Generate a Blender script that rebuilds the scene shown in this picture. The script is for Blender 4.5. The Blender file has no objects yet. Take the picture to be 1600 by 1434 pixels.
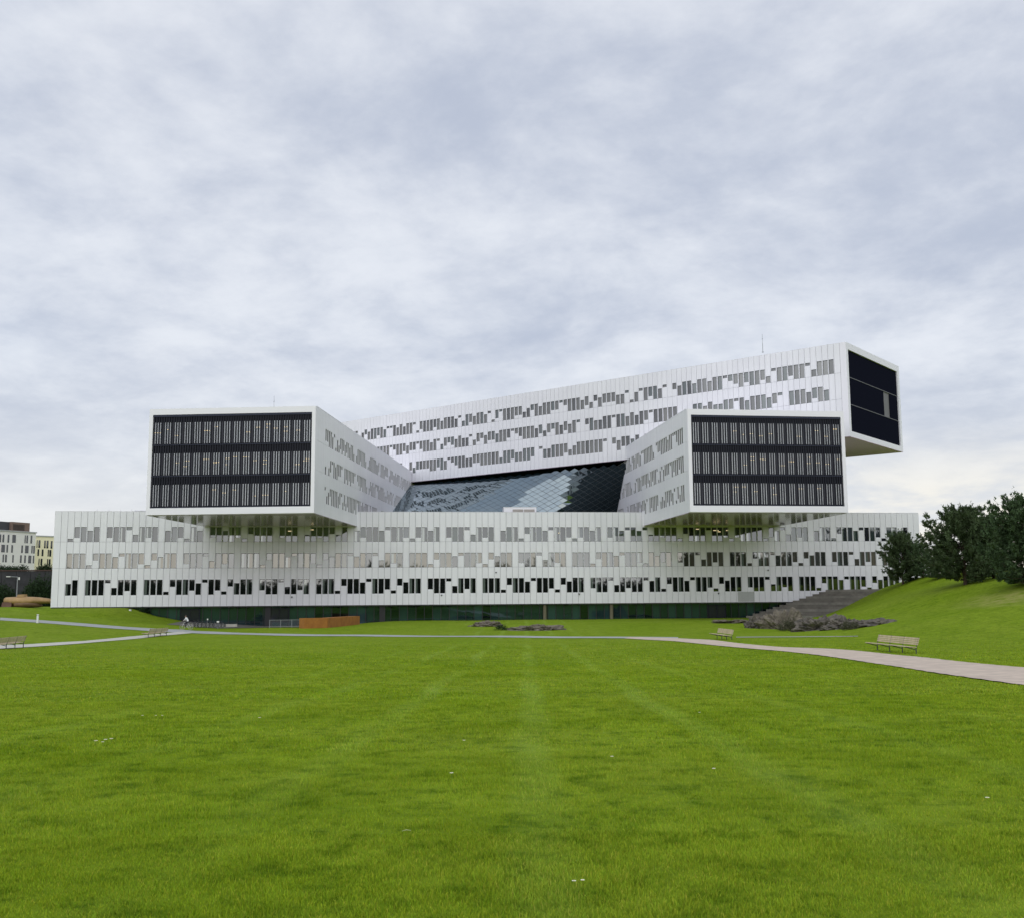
import bpy, bmesh, math, random
import numpy as np
from mathutils import Matrix, Vector, noise as mnoise

R = math.radians
random.seed(7)
rng = np.random.default_rng(7)
scn = bpy.context.scene
COL = scn.collection

# ------------------------------------------------------------------ camera, sky, fill lamp, exposure
EYE = (0.0, 0.0, 1.65)
F_PX, PITCH, ROLL, PPX = 1686.388, 7.546, 0.424, 819.026
cam_d = bpy.data.cameras.new('camera')
cam = bpy.data.objects.new('camera', cam_d)
COL.objects.link(cam)
cam_d.sensor_fit = 'HORIZONTAL'
cam_d.sensor_width = 36.0
cam_d.lens = F_PX / 1600 * 36.0
cam_d.shift_x = -(PPX - 800) / 1600
cam_d.clip_start = 0.1
cam_d.clip_end = 5000
cam.matrix_world = Matrix.Translation(EYE) @ Matrix.Rotation(R(90 + PITCH), 4, 'X') @ Matrix.Rotation(R(-ROLL), 4, 'Z')
scn.camera = cam

FILL_ELEV, FILL_AZ = 24.0, 186.0          # direction of the added fill, azimuth clockwise from +Y (the view direction)
world = bpy.data.worlds.new('World')
scn.world = world
world.use_nodes = True


def build_world():
    nt = world.node_tree
    N, L = nt.nodes, nt.links
    N.clear()

    def new(t, **kw):
        n = N.new(t)
        for k, v in kw.items():
            setattr(n, k, v)
        return n

    def math_(op, a, b=None, clamp=False):
        n = new('ShaderNodeMath', operation=op, use_clamp=clamp)
        for i, v in enumerate((a, b)):
            if v is None:
                continue
            if isinstance(v, (int, float)):
                n.inputs[i].default_value = v
            else:
                L.new(v, n.inputs[i])
        return n.outputs[0]

    def mix(fac, a, b, bt='MIX'):
        n = new('ShaderNodeMix', data_type='RGBA', blend_type=bt)
        for sock, v in ((n.inputs[0], fac), (n.inputs[6], a), (n.inputs[7], b)):
            if isinstance(v, (int, float)):
                sock.default_value = v
            elif isinstance(v, tuple):
                sock.default_value = (*v, 1)
            else:
                L.new(v, sock)
        return n.outputs[2]

    def smooth(v, a, b):
        n = new('ShaderNodeMapRange', interpolation_type='SMOOTHSTEP')
        L.new(v, n.inputs[0])
        n.inputs[1].default_value = a
        n.inputs[2].default_value = b
        return n.outputs[0]

    def noise(vec, scale, detail, rough, dist=0.0):
        n = new('ShaderNodeTexNoise')
        L.new(vec, n.inputs['Vector'])
        n.inputs['Scale'].default_value = scale
        n.inputs['Detail'].default_value = detail
        n.inputs['Roughness'].default_value = rough
        n.inputs['Distortion'].default_value = dist
        return n.outputs['Fac']

    tc = new('ShaderNodeTexCoord').outputs['Generated']
    sep = new('ShaderNodeSeparateXYZ')
    L.new(tc, sep.inputs[0])
    dx, dy, dz = sep.outputs
    up = math_('MAXIMUM', dz, 0.0)
    den = math_('ADD', up, 0.24)
    comb = new('ShaderNodeCombineXYZ')
    L.new(math_('DIVIDE', dx, den), comb.inputs[0])
    L.new(math_('DIVIDE', dy, den), comb.inputs[1])
    p = comb.outputs[0]
    mp = new('ShaderNodeMapping')
    L.new(p, mp.inputs[0])
    mp.inputs['Rotation'].default_value = (0, 0, R(24))
    mp.inputs['Scale'].default_value = (1.0, 1.0, 1)
    mp.inputs['Location'].default_value = (3.1, 1.7, 0)
    q = mp.outputs[0]
    big = noise(q, 0.75, 6, 0.55, 0.4)
    mid = noise(q, 3.0, 8, 0.6, 0.25)
    fine = noise(q, 10.0, 6, 0.6, 0.1)
    c = math_('ADD', math_('MULTIPLY', big, 0.42), math_('ADD', math_('MULTIPLY', mid, 0.42), math_('MULTIPLY', fine, 0.16)))
    c = smooth(c, 0.38, 0.63)
    cloud = mix(c, (4.6, 5.05, 6.1), (7.4, 7.68, 8.25))
    blue = noise(q, 0.42, 3, 0.5, 0.2)
    cloud = mix(math_('MULTIPLY', smooth(blue, 0.42, 0.66), 0.6), cloud, (4.7, 5.6, 7.1))
    # brighter, thinner cloud towards the horizon
    hor = math_('SUBTRACT', 1.0, smooth(up, 0.0, 0.25))
    cloud = mix(math_('MULTIPLY', hor, 0.55), cloud, (8.2, 8.2, 8.2))
    # low band under the cloud sheet, warm where the sun went down
    dotn = new('ShaderNodeVectorMath', operation='DOT_PRODUCT')
    L.new(tc, dotn.inputs[0])
    dotn.inputs[1].default_value = (math.sin(R(21)), math.cos(R(21)), 0.04)
    west = smooth(dotn.outputs['Value'], 0.80, 1.0)
    low = math_('SUBTRACT', 1.0, smooth(up, 0.02, 0.17))
    streak = smooth(mid, 0.35, 0.6)
    cloud = mix(math_('MULTIPLY', low, math_('ADD', 0.22, math_('MULTIPLY', west, math_('MULTIPLY', streak, 1.0)))), cloud, (9.6, 9.0, 7.8))
    sky = new('ShaderNodeTexSky', sky_type='NISHITA')
    sky.sun_disc = False
    sky.sun_elevation = R(FILL_ELEV)
    sky.sun_rotation = R(FILL_AZ)
    col = mix(0.93, sky.outputs[0], cloud)
    bg = new('ShaderNodeBackground')
    L.new(col, bg.inputs[0])
    bg.inputs[1].default_value = 0.10
    out = new('ShaderNodeOutputWorld')
    L.new(bg.outputs[0], out.inputs[0])


build_world()
sky_fill_d = bpy.data.lights.new('sky_fill', 'SUN')
sky_fill_d.energy = 1.5  # added broad fill for the facade from behind; the setting sun lies ahead
sky_fill_d.angle = R(120)
sky_fill_d.color = (1.0, 0.985, 0.965)
sky_fill = bpy.data.objects.new('sky_fill', sky_fill_d)
COL.objects.link(sky_fill)
_az, _el = R(FILL_AZ), R(FILL_ELEV)
sky_fill.rotation_euler = Vector((-math.sin(_az) * math.cos(_el), -math.cos(_az) * math.cos(_el), -math.sin(_el))).to_track_quat('-Z', 'Y').to_euler()
vs = scn.view_settings
vs.view_transform = 'Standard'
vs.look = 'None'
vs.exposure = 0.17
vs.gamma = 1.0
vs.use_curve_mapping = False


# ------------------------------------------------------------------ helpers
def sstep(t):
    t = np.clip(t, 0, 1)
    return t * t * (3 - 2 * t)


_TY = np.arange(-60, 420, 1.0)
_TZ = np.interp(_TY, [-40, 0, 20, 35, 55, 90, 110, 130, 150, 165, 400], [.25, 0, -.45, -.85, -1.22, -1.62, -1.75, -1.6, -1.18, -1.1, -1.1])
_TZ = np.convolve(np.pad(_TZ, 8, mode='edge'), np.ones(17) / 17, 'valid')


def terrain(x, y):
    """ground height: lawn falling gently to the plaza, a bank on the left, a hill on the right"""
    x = np.asarray(x, float)
    y = np.asarray(y, float)
    z = np.interp(y, _TY, _TZ)
    m1 = np.clip((-40 - x) * 0.062, 0, 2.6) * sstep((y - 84) / 34)
    yf = 164.8 + (x + 71.8) * 0.113
    m2 = 2.38 * sstep((-52.5 - x) / 9.0) * sstep((y - (yf - 36)) / 33)
    z = z + np.maximum(m1, m2)
    z = z - 0.62 * sstep((x + 57) / 6) * sstep((-20 - x) / 12) * sstep((y - 138) / 20)
    xf = np.interp(y, [0, 60, 100, 135, 170, 220], [40, 25, 22.5, 31, 43, 50])
    w = np.interp(y, [0, 60, 100, 135, 170, 220], [60, 52, 46, 31, 21, 24])
    hh = 6.4 * sstep((x - xf) / w) * sstep((y - 42) / 76)
    z = z + hh + 0.35 * sstep((x - xf) / w) * np.sin(x * 0.21 + y * 0.13)
    z = z + 0.035 * np.sin(x * 0.37 + 1.3) * np.sin(y * 0.23) * np.clip(y / 30, 0, 1)
    return z


def tz(x, y):
    return float(terrain(x, y))


def pix_ray(px, py):
    U, W = px - PPX, 717 - py
    c, s, pi = math.cos(R(ROLL)), math.sin(R(ROLL)), R(PITCH)
    u, w = U * c + W * s, -U * s + W * c
    return np.array([u, F_PX * math.cos(pi) - w * math.sin(pi), F_PX * math.sin(pi) + w * math.cos(pi)])


def ground(px, py, far=400):
    """the place on the ground seen at a point of the photograph"""
    d = pix_ray(px, py)
    d = d / d[1]
    o = np.array(EYE)
    a, prev = 3.0, 3.0
    while a < far:
        p = o + d * a
        if p[2] < tz(p[0], p[1]):
            lo, hi = prev, a
            for _ in range(30):
                m = (lo + hi) / 2
                p = o + d * m
                if p[2] < tz(p[0], p[1]):
                    hi = m
                else:
                    lo = m
            p = o + d * hi
            return float(p[0]), float(p[1])
        prev = a
        a += 0.5
    p = o + d * far
    return float(p[0]), float(p[1])


def at_y(px, py, y):
    d = pix_ray(px, py)
    p = np.array(EYE) + d * (y / d[1])
    return float(p[0]), float(p[1]), float(p[2])


def mat(name, color, rough=0.6, spec=0.5, metal=0.0, var=0.0, vscale=1.0, bump=0.0, bscale=20.0, coord='Object', color2=None):
    m = bpy.data.materials.new(name)
    m.use_nodes = True
    nt = m.node_tree
    b = nt.nodes['Principled BSDF']
    b.inputs['Base Color'].default_value = (*color, 1)
    b.inputs['Roughness'].default_value = rough
    b.inputs['Specular IOR Level'].default_value = spec
    b.inputs['Metallic'].default_value = metal
    if var or bump or color2:
        tc = nt.nodes.new('ShaderNodeTexCoord')
        if var or color2:
            n = nt.nodes.new('ShaderNodeTexNoise')
            n.inputs['Scale'].default_value = vscale
            n.inputs['Detail'].default_value = 6
            n.inputs['Roughness'].default_value = 0.6
            nt.links.new(tc.outputs[coord], n.inputs['Vector'])
            mx = nt.nodes.new('ShaderNodeMix')
            mx.data_type = 'RGBA'
            mr = nt.nodes.new('ShaderNodeMapRange')
            mr.inputs[1].default_value = 0.3
            mr.inputs[2].default_value = 0.7
            nt.links.new(n.outputs['Fac'], mr.inputs[0])
            nt.links.new(mr.outputs[0], mx.inputs[0])
            c2 = color2 or tuple(min(1, c * (1 + var)) for c in color)
            c1 = color if color2 else tuple(c * (1 - var) for c in color)
            mx.inputs[6].default_value = (*c1, 1)
            mx.inputs[7].default_value = (*c2, 1)
            nt.links.new(mx.outputs[2], b.inputs['Base Color'])
        if bump:
            n2 = nt.nodes.new('ShaderNodeTexNoise')
            n2.inputs['Scale'].default_value = bscale
            n2.inputs['Detail'].default_value = 8
            nt.links.new(tc.outputs[coord], n2.inputs['Vector'])
            bp = nt.nodes.new('ShaderNodeBump')
            bp.inputs['Strength'].default_value = bump
            nt.links.new(n2.outputs['Fac'], bp.inputs['Height'])
            nt.links.new(bp.outputs[0], b.inputs['Normal'])
    return m


def glass_mat(name, base, refl=0.3, tint=(0.86, 0.9, 0.92), rough=0.02, wobble=0.0, var=0.0):
    """coated facade glass: a mirror coat over whatever stands close behind the pane"""
    m = bpy.data.materials.new(name)
    m.use_nodes = True
    nt = m.node_tree
    N, L = nt.nodes, nt.links
    N.clear()
    out = N.new('ShaderNodeOutputMaterial')
    mx = N.new('ShaderNodeMixShader')
    df = N.new('ShaderNodeBsdfDiffuse')
    gl = N.new('ShaderNodeBsdfGlossy')
    df.inputs[0].default_value = (*base, 1)
    gl.inputs[0].default_value = (*tint, 1)
    gl.inputs['Roughness'].default_value = rough
    fr = N.new('ShaderNodeFresnel')
    fr.inputs[0].default_value = 1.5
    ma = N.new('ShaderNodeMath')
    ma.operation = 'MULTIPLY_ADD'
    L.new(fr.outputs[0], ma.inputs[0])
    ma.inputs[1].default_value = 1 - refl
    ma.inputs[2].default_value = refl - 0.04
    oi = N.new('ShaderNodeObjectInfo')
    if var:
        hs = N.new('ShaderNodeMix')
        hs.data_type = 'RGBA'
        L.new(oi.outputs['Random'], hs.inputs[0])
        hs.inputs[6].default_value = (*[c * (1 - var) for c in base], 1)
        hs.inputs[7].default_value = (*[c * (1 + var) for c in base], 1)
        L.new(hs.outputs[2], df.inputs[0])
    if wobble:
        tc = N.new('ShaderNodeTexCoord')
        n = N.new('ShaderNodeTexNoise')
        n.inputs['Scale'].default_value = 0.6
        n.inputs['Detail'].default_value = 1
        L.new(tc.outputs['Object'], n.inputs['Vector'])
        bp = N.new('ShaderNodeBump')
        bp.inputs['Strength'].default_value = wobble
        bp.inputs['Distance'].default_value = 0.05
        L.new(n.outputs['Fac'], bp.inputs['Height'])
        L.new(bp.outputs[0], gl.inputs['Normal'])
    L.new(ma.outputs[0], mx.inputs[0])
    L.new(df.outputs[0], mx.inputs[1])
    L.new(gl.outputs[0], mx.inputs[2])
    L.new(mx.outputs[0], out.inputs[0])
    return m


class MB:
    """collects boxes, tubes and polygons; build() links them as one mesh object"""

    def __init__(self):
        self.v, self.f, self.m = [], [], []

    def add(self, vs_, fs, mi=0):
        o = len(self.v)
        self.v += [tuple(map(float, p)) for p in vs_]
        self.f += [tuple(i + o for i in f) for f in fs]
        self.m += [mi] * len(fs)
        return self

    def box(self, a, b, mi=0, M=None):
        (x0, y0, z0), (x1, y1, z1) = a, b
        vs_ = [(x0, y0, z0), (x1, y0, z0), (x1, y1, z0), (x0, y1, z0), (x0, y0, z1), (x1, y0, z1), (x1, y1, z1), (x0, y1, z1)]
        if M is not None:
            vs_ = [M @ Vector(p) for p in vs_]
        return self.add(vs_, [(0, 3, 2, 1), (4, 5, 6, 7), (0, 1, 5, 4), (1, 2, 6, 5), (2, 3, 7, 6), (3, 0, 4, 7)], mi)

    def prism(self, base, top, mi=0):
        n = len(base)
        fs = [tuple(reversed(range(n))), tuple(range(n, 2 * n))] + [(i, (i + 1) % n, n + (i + 1) % n, n + i) for i in range(n)]
        return self.add(list(base) + list(top), fs, mi)

    def tube(self, p, q, r0, r1=None, n=8, mi=0):
        p, q = Vector(p), Vector(q)
        r1 = r0 if r1 is None else r1
        d = (q - p).normalized()
        a = d.orthogonal().normalized()
        b = d.cross(a)
        vs_ = []
        for c, r_ in ((p, r0), (q, r1)):
            for i in range(n):
                t = 2 * math.pi * i / n
                vs_.append(c + (a * math.cos(t) + b * math.sin(t)) * r_)
        fs = [(i, (i + 1) % n, n + (i + 1) % n, n + i) for i in range(n)] + [tuple(reversed(range(n))), tuple(range(n, 2 * n))]
        return self.add(vs_, fs, mi)

    def mesh(self, name, mats):
        me = bpy.data.meshes.new(name)
        me.from_pydata(self.v, [], self.f)
        for m in (mats if isinstance(mats, (list, tuple)) else [mats]):
            me.materials.append(m)
        if any(self.m):
            me.polygons.foreach_set('material_index', self.m)
        me.polygons.foreach_set('use_smooth', [False] * len(self.f))
        me.update()
        return me

    def build(self, name, mats, parent=None, M=None):
        return link(name, self.mesh(name, mats), parent, M)


def link(name, me, parent=None, M=None):
    o = bpy.data.objects.new(name, me)
    COL.objects.link(o)
    if parent is not None:
        o.parent = parent
    if M is not None:
        o.matrix_local = M
    return o


def tag(o, label=None, cat=None, group=None, kind=None):
    for k, v in (('label', label), ('category', cat), ('group', group), ('kind', kind)):
        if v:
            o[k] = v
    return o


def thing(name, label, cat, loc=(0, 0, 0), rz=0.0, group=None):
    o = bpy.data.objects.new(name, None)
    COL.objects.link(o)
    o.empty_display_size = 0.3
    o.location = loc
    o.rotation_euler = (0, 0, rz)
    return tag(o, label, cat, group)


def sub_empty(name, parent, M, label=None):
    o = bpy.data.objects.new(name, None)
    COL.objects.link(o)
    o.parent = parent
    o.matrix_local = M
    if label:
        o['label'] = label
    return o


def copy_tree(root, loc, rz, label=None, scale=None):
    kids = {}
    for o in bpy.data.objects:
        if o.parent:
            kids.setdefault(o.parent, []).append(o)

    def rec(o, par):
        c = o.copy()
        COL.objects.link(c)
        if par:
            c.parent = par
        for k in kids.get(o, []):
            rec(k, c)
        return c
    c = rec(root, None)
    c.location = loc
    c.rotation_euler = (0, 0, rz)
    if scale:
        c.scale = scale
    if label:
        c['label'] = label
    return c


def shade_smooth(o):
    o.data.polygons.foreach_set('use_smooth', [True] * len(o.data.polygons))
    return o


def np_mesh(name, verts, tris, mats, cols=None):
    """big triangle mesh straight from arrays"""
    me = bpy.data.meshes.new(name)
    verts = np.asarray(verts, np.float32)
    tris = np.asarray(tris, np.int32)
    me.vertices.add(len(verts))
    me.vertices.foreach_set('co', verts.ravel())
    me.loops.add(tris.size)
    me.loops.foreach_set('vertex_index', tris.ravel())
    me.polygons.add(len(tris))
    k = tris.shape[1]
    me.polygons.foreach_set('loop_start', np.arange(0, tris.size, k, dtype=np.int32))
    me.polygons.foreach_set('loop_total', np.full(len(tris), k, np.int32))
    for m in mats:
        me.materials.append(m)
    me.polygons.foreach_set('use_smooth', np.zeros(len(tris), bool))
    me.update(calc_edges=True)
    if cols is not None:
        a = me.color_attributes.new('tone', 'FLOAT_COLOR', 'POINT')
        a.data.foreach_set('color', np.asarray(cols, np.float32).ravel())
    return me


# ------------------------------------------------------------------ materials
WHITE = mat('white aluminium panel', (0.79, 0.79, 0.835), rough=0.38, spec=0.5, var=0.02, vscale=0.35)


def weathered_white(m):
    nt = m.node_tree
    N, L = nt.nodes, nt.links
    geo, oi = N.new('ShaderNodeNewGeometry'), N.new('ShaderNodeObjectInfo')
    outs = []
    for sc, loc in (((.9, .9, .05), 0), ((.12, .12, .16), 9)):
        mp = N.new('ShaderNodeMapping')
        mp.inputs['Scale'].default_value = sc
        mp.inputs['Location'].default_value = (loc, loc, loc)
        L.new(geo.outputs['Position'], mp.inputs[0])
        n = N.new('ShaderNodeTexNoise')
        n.inputs['Scale'].default_value = 1.6
        n.inputs['Detail'].default_value = 4
        L.new(mp.outputs[0], n.inputs['Vector'])
        outs.append(n.outputs['Fac'])
    a = N.new('ShaderNodeMath')
    a.operation = 'ADD'
    L.new(outs[0], a.inputs[0])
    L.new(outs[1], a.inputs[1])
    b = N.new('ShaderNodeMath')
    b.operation = 'MULTIPLY_ADD'
    L.new(oi.outputs['Random'], b.inputs[0])
    b.inputs[1].default_value = .22
    L.new(a.outputs[0], b.inputs[2])
    mr = N.new('ShaderNodeMapRange')
    mr.inputs[1].default_value, mr.inputs[2].default_value = .75, 1.5
    L.new(b.outputs[0], mr.inputs[0])
    mx = N.new('ShaderNodeMix')
    mx.data_type = 'RGBA'
    L.new(mr.outputs[0], mx.inputs[0])
    mx.inputs[6].default_value = (.775, .765, .81, 1)
    mx.inputs[7].default_value = (.865, .855, .895, 1)
    L.new(mx.outputs[2], N['Principled BSDF'].inputs['Base Color'])


weathered_white(WHITE)
FRAMEW = mat('white aluminium frame', (0.84, 0.82, 0.87), rough=0.35)
SASH = mat('dark grey sash', (0.075, 0.08, 0.085), rough=0.5)
JOINT = mat('panel joint backing', (0.30, 0.31, 0.32), rough=0.8)
NAVY = mat('dark navy metal', (0.006, 0.007, 0.015), rough=0.5, spec=0.25, var=0.15, vscale=3)
NAVY2 = mat('dark navy rail', (0.018, 0.022, 0.045), rough=0.45, spec=0.3)
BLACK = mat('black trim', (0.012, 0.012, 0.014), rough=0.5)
SOFFIT = mat('glossy soffit panel', (0.52, 0.40, 0.54), rough=0.13, spec=0.5)
ROOFM = mat('dark roof membrane', (0.035, 0.037, 0.04), rough=0.95, spec=0.1)
G_TOP = glass_mat('facade glass with grey blind', (0.035, 0.042, 0.05), 0.16, var=0.8)
G_MID = glass_mat('facade glass with beige blind', (0.085, 0.082, 0.07), 0.20, tint=(0.95, 0.94, 0.88), var=0.55)
G_LOW = glass_mat('facade glass dark room', (0.006, 0.007, 0.008), 0.24)
G_CUR = glass_mat('facade glass with pale curtain', (0.14, 0.17, 0.15), 0.26)
G_TOP2 = glass_mat('facade glass with green grey blind', (0.034, 0.05, 0.048), 0.14, var=0.5)
G_TOP3 = glass_mat('facade glass with clear room', (0.016, 0.018, 0.024), 0.15, var=0.6)
G_MID2 = glass_mat('facade glass with sand blind', (0.13, 0.12, 0.095), 0.2, var=0.3)
G_MID3 = glass_mat('facade glass with grey room', (0.05, 0.052, 0.05), 0.22, var=0.5)
G_UP2 = glass_mat('upper glass grey green', (0.095, 0.105, 0.10), 0.16, var=0.4)
G_UP3 = glass_mat('upper glass dark', (0.07, 0.063, 0.06), 0.15, var=0.4)
G_UP = glass_mat('upper facade glass', (0.135, 0.125, 0.115), 0.17, var=0.4)
G_GF = glass_mat('green ground floor glass', (0.016, 0.034, 0.036), 0.18, tint=(0.28, 0.44, 0.48), wobble=0.05, var=0.9)
G_ATR = glass_mat('blue atrium glass', (0.012, 0.022, 0.028), 0.34, tint=(0.72, 0.84, 0.9), rough=0.01)
G_SCREEN = glass_mat('pale glazing behind screen', (0.47, 0.47, 0.51), 0.17)
G_SCREEND = glass_mat('dim glazing behind screen', (0.02, 0.02, 0.032), 0.05)
WARM = bpy.data.materials.new('warm ceiling lamp')
WARM.use_nodes = True
_b = WARM.node_tree.nodes['Principled BSDF']
_b.inputs['Base Color'].default_value = (0.9, 0.75, 0.5, 1)
_b.inputs['Emission Color'].default_value = (1.0, 0.78, 0.45, 1)
_b.inputs['Emission Strength'].default_value = 0.75


def ribbed_mat():
    m = mat('ribbed grey soffit', (0.19, 0.18, 0.16), rough=0.7)
    nt = m.node_tree
    tc = nt.nodes.new('ShaderNodeTexCoord')
    sp = nt.nodes.new('ShaderNodeSeparateXYZ')
    nt.links.new(tc.outputs['Object'], sp.inputs[0])
    ma = nt.nodes.new('ShaderNodeMath')
    ma.operation = 'MULTIPLY'
    ma.inputs[1].default_value = 1 / 1.15
    nt.links.new(sp.outputs[1], ma.inputs[0])
    fr = nt.nodes.new('ShaderNodeMath')
    fr.operation = 'FRACT'
    nt.links.new(ma.outputs[0], fr.inputs[0])
    lt = nt.nodes.new('ShaderNodeMath')
    lt.operation = 'LESS_THAN'
    lt.inputs[1].default_value = 0.14
    nt.links.new(fr.outputs[0], lt.inputs[0])
    mx = nt.nodes.new('ShaderNodeMix')
    mx.data_type = 'RGBA'
    nt.links.new(lt.outputs[0], mx.inputs[0])
    mx.inputs[6].default_value = (0.80, 0.58, 0.78, 1)
    mx.inputs[7].default_value = (0.44, 0.32, 0.43, 1)
    nt.links.new(mx.outputs[2], nt.nodes['Principled BSDF'].inputs['Base Color'])
    return m


RIB = ribbed_mat()


# ------------------------------------------------------------------ ground
def lawn_nodes(m, tone=False):
    """mown grass colour: mottled green with yellower, drier and darker patches"""
    nt = m.node_tree
    N, L = nt.nodes, nt.links
    b = N['Principled BSDF']
    geo = N.new('ShaderNodeNewGeometry')

    def nz(scale, detail, rough=0.6, sc=(1, 1, 1)):
        mp = N.new('ShaderNodeMapping')
        mp.inputs['Scale'].default_value = sc
        L.new(geo.outputs['Position'], mp.inputs[0])
        n = N.new('ShaderNodeTexNoise')
        n.inputs['Scale'].default_value = scale
        n.inputs['Detail'].default_value = detail
        n.inputs['Roughness'].default_value = rough
        L.new(mp.outputs[0], n.inputs['Vector'])
        return n.outputs['Fac']

    def rng_(v, a, b_, lo=0.0, hi=1.0):
        n = N.new('ShaderNodeMapRange')
        n.inputs[1].default_value, n.inputs[2].default_value = a, b_
        n.inputs[3].default_value, n.inputs[4].default_value = lo, hi
        L.new(v, n.inputs[0])
        return n.outputs[0]

    def mix(f, a, c, bt='MIX'):
        n = N.new('ShaderNodeMix')
        n.data_type = 'RGBA'
        n.blend_type = bt
        for s_, v in ((n.inputs[0], f), (n.inputs[6], a), (n.inputs[7], c)):
            if isinstance(v, (int, float)):
                s_.default_value = v
            elif isinstance(v, tuple):
                s_.default_value = (*v, 1)
            else:
                L.new(v, s_)
        return n.outputs[2]

    n1, n2, n3 = nz(0.11, 4), nz(0.62, 7, 0.7), nz(2.3, 8, 0.75)
    c = mix(rng_(n2, 0.33, 0.67), (0.182, 0.272, 0.008), (0.300, 0.410, 0.024))
    c = mix(rng_(n1, 0.38, 0.66, 0, 0.5), c, (0.335, 0.405, 0.04))
    c = mix(rng_(n3, 0.49, 0.66, 0, 0.85), c, (0.082, 0.160, 0.005))
    # mower tracks that run away from the camera, wheel marks a little paler
    sp = N.new('ShaderNodeSeparateXYZ')
    L.new(geo.outputs['Position'], sp.inputs[0])
    wob = N.new('ShaderNodeMath')
    wob.operation = 'MULTIPLY_ADD'
    L.new(n1, wob.inputs[0])
    wob.inputs[1].default_value = 1.1
    L.new(sp.outputs[0], wob.inputs[2])
    sn = N.new('ShaderNodeMath')
    sn.operation = 'SINE'
    mu = N.new('ShaderNodeMath')
    mu.operation = 'MULTIPLY'
    L.new(wob.outputs[0], mu.inputs[0])
    mu.inputs[1].default_value = 2.35
    L.new(mu.outputs[0], sn.inputs[0])
    trk = rng_(sn.outputs[0], 0.68, 1.0)
    tm = N.new('ShaderNodeMath')
    tm.operation = 'MULTIPLY'
    L.new(trk, tm.inputs[0])
    L.new(rng_(nz(0.06, 2), 0.40, 0.60, 0.06, 0.42), tm.inputs[1])
    # the mower only turned on the middle of the lawn
    ab = N.new('ShaderNodeMath')
    ab.operation = 'ABSOLUTE'
    ax = N.new('ShaderNodeMath')
    ax.operation = 'ADD'
    L.new(wob.outputs[0], ax.inputs[0])
    ax.inputs[1].default_value = 0.6
    L.new(ax.outputs[0], ab.inputs[0])
    tk = N.new('ShaderNodeMath')
    tk.operation = 'MULTIPLY'
    L.new(tm.outputs[0], tk.inputs[0])
    L.new(rng_(ab.outputs[0], 2.0, 11.0, 1.0, 0.0), tk.inputs[1])
    c = mix(tk.outputs[0], c, (0.36, 0.49, 0.08))
    if not tone:                           # the sheet under the blades: colour darkened to stand for shade among them
        c = mix(1.0, c, (0.70, 0.74, 0.72), 'MULTIPLY')
    # trampled dry patch on the hill at the right
    vd = N.new('ShaderNodeVectorMath')
    vd.operation = 'SUBTRACT'
    L.new(geo.outputs['Position'], vd.inputs[0])
    vd.inputs[1].default_value = (DRYX, DRYY, tz(DRYX, DRYY))
    vs2 = N.new('ShaderNodeVectorMath')
    vs2.operation = 'MULTIPLY'
    L.new(vd.outputs[0], vs2.inputs[0])
    vs2.inputs[1].default_value = (1 / 6.0, 1 / 9.0, 0)
    ln = N.new('ShaderNodeVectorMath')
    ln.operation = 'LENGTH'
    L.new(vs2.outputs[0], ln.inputs[0])
    dm = N.new('ShaderNodeMath')
    dm.operation = 'MULTIPLY'
    L.new(rng_(ln.outputs['Value'], 1.0, 0.2), dm.inputs[0])
    L.new(rng_(n2, 0.35, 0.6, 0.0, 0.75), dm.inputs[1])
    c = mix(dm.outputs[0], c, (0.33, 0.30, 0.11))
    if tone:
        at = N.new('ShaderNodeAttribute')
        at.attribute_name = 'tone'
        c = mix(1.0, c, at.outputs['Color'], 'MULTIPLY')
    L.new(c, b.inputs['Base Color'])
    b.inputs['Roughness'].default_value = 0.95
    b.inputs['Specular IOR Level'].default_value = 0.04
    if not tone:
        bp = N.new('ShaderNodeBump')
        bp.inputs['Strength'].default_value = 0.55
        bp.inputs['Distance'].default_value = 0.06
        L.new(nz(7.0, 9, 0.75), bp.inputs['Height'])
        L.new(bp.outputs[0], b.inputs['Normal'])


DRYX, DRYY = ground(1585, 934)
LAWN = bpy.data.materials.new('lawn')
LAWN.use_nodes = True
lawn_nodes(LAWN)
BLADE = bpy.data.materials.new('grass blade')
BLADE.use_nodes = True
lawn_nodes(BLADE, tone=True)


def axis(lo, hi, fine_lo, fine_hi, step):
    a = list(np.arange(fine_lo, fine_hi + 1e-6, step))
    s, v = step, fine_hi
    while v < hi:
        s *= 1.25
        v += s
        a.append(v)
    s, v = step, fine_lo
    while v > lo:
        s *= 1.25
        v -= s
        a.insert(0, v)
    return np.array(a)


gx = axis(-1500, 1500, -90, 90, 1.0)
gy = axis(-800, 2500, -6, 185, 1.0)
GX, GY = np.meshgrid(gx, gy)
GZ = terrain(GX, GY)
nx, ny = len(gx), len(gy)
ii = np.arange(nx * ny).reshape(ny, nx)
quads = np.stack([ii[:-1, :-1], ii[:-1, 1:], ii[1:, 1:], ii[1:, :-1]], -1).reshape(-1, 4)
lawn = link('lawn', np_mesh('lawn', np.stack([GX, GY, GZ], -1).reshape(-1, 3), quads, [LAWN]))
tag(lawn, 'mown green lawn rising to a bank and a hill', None, None, 'structure')
shade_smooth(lawn)


PATHS = []


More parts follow.
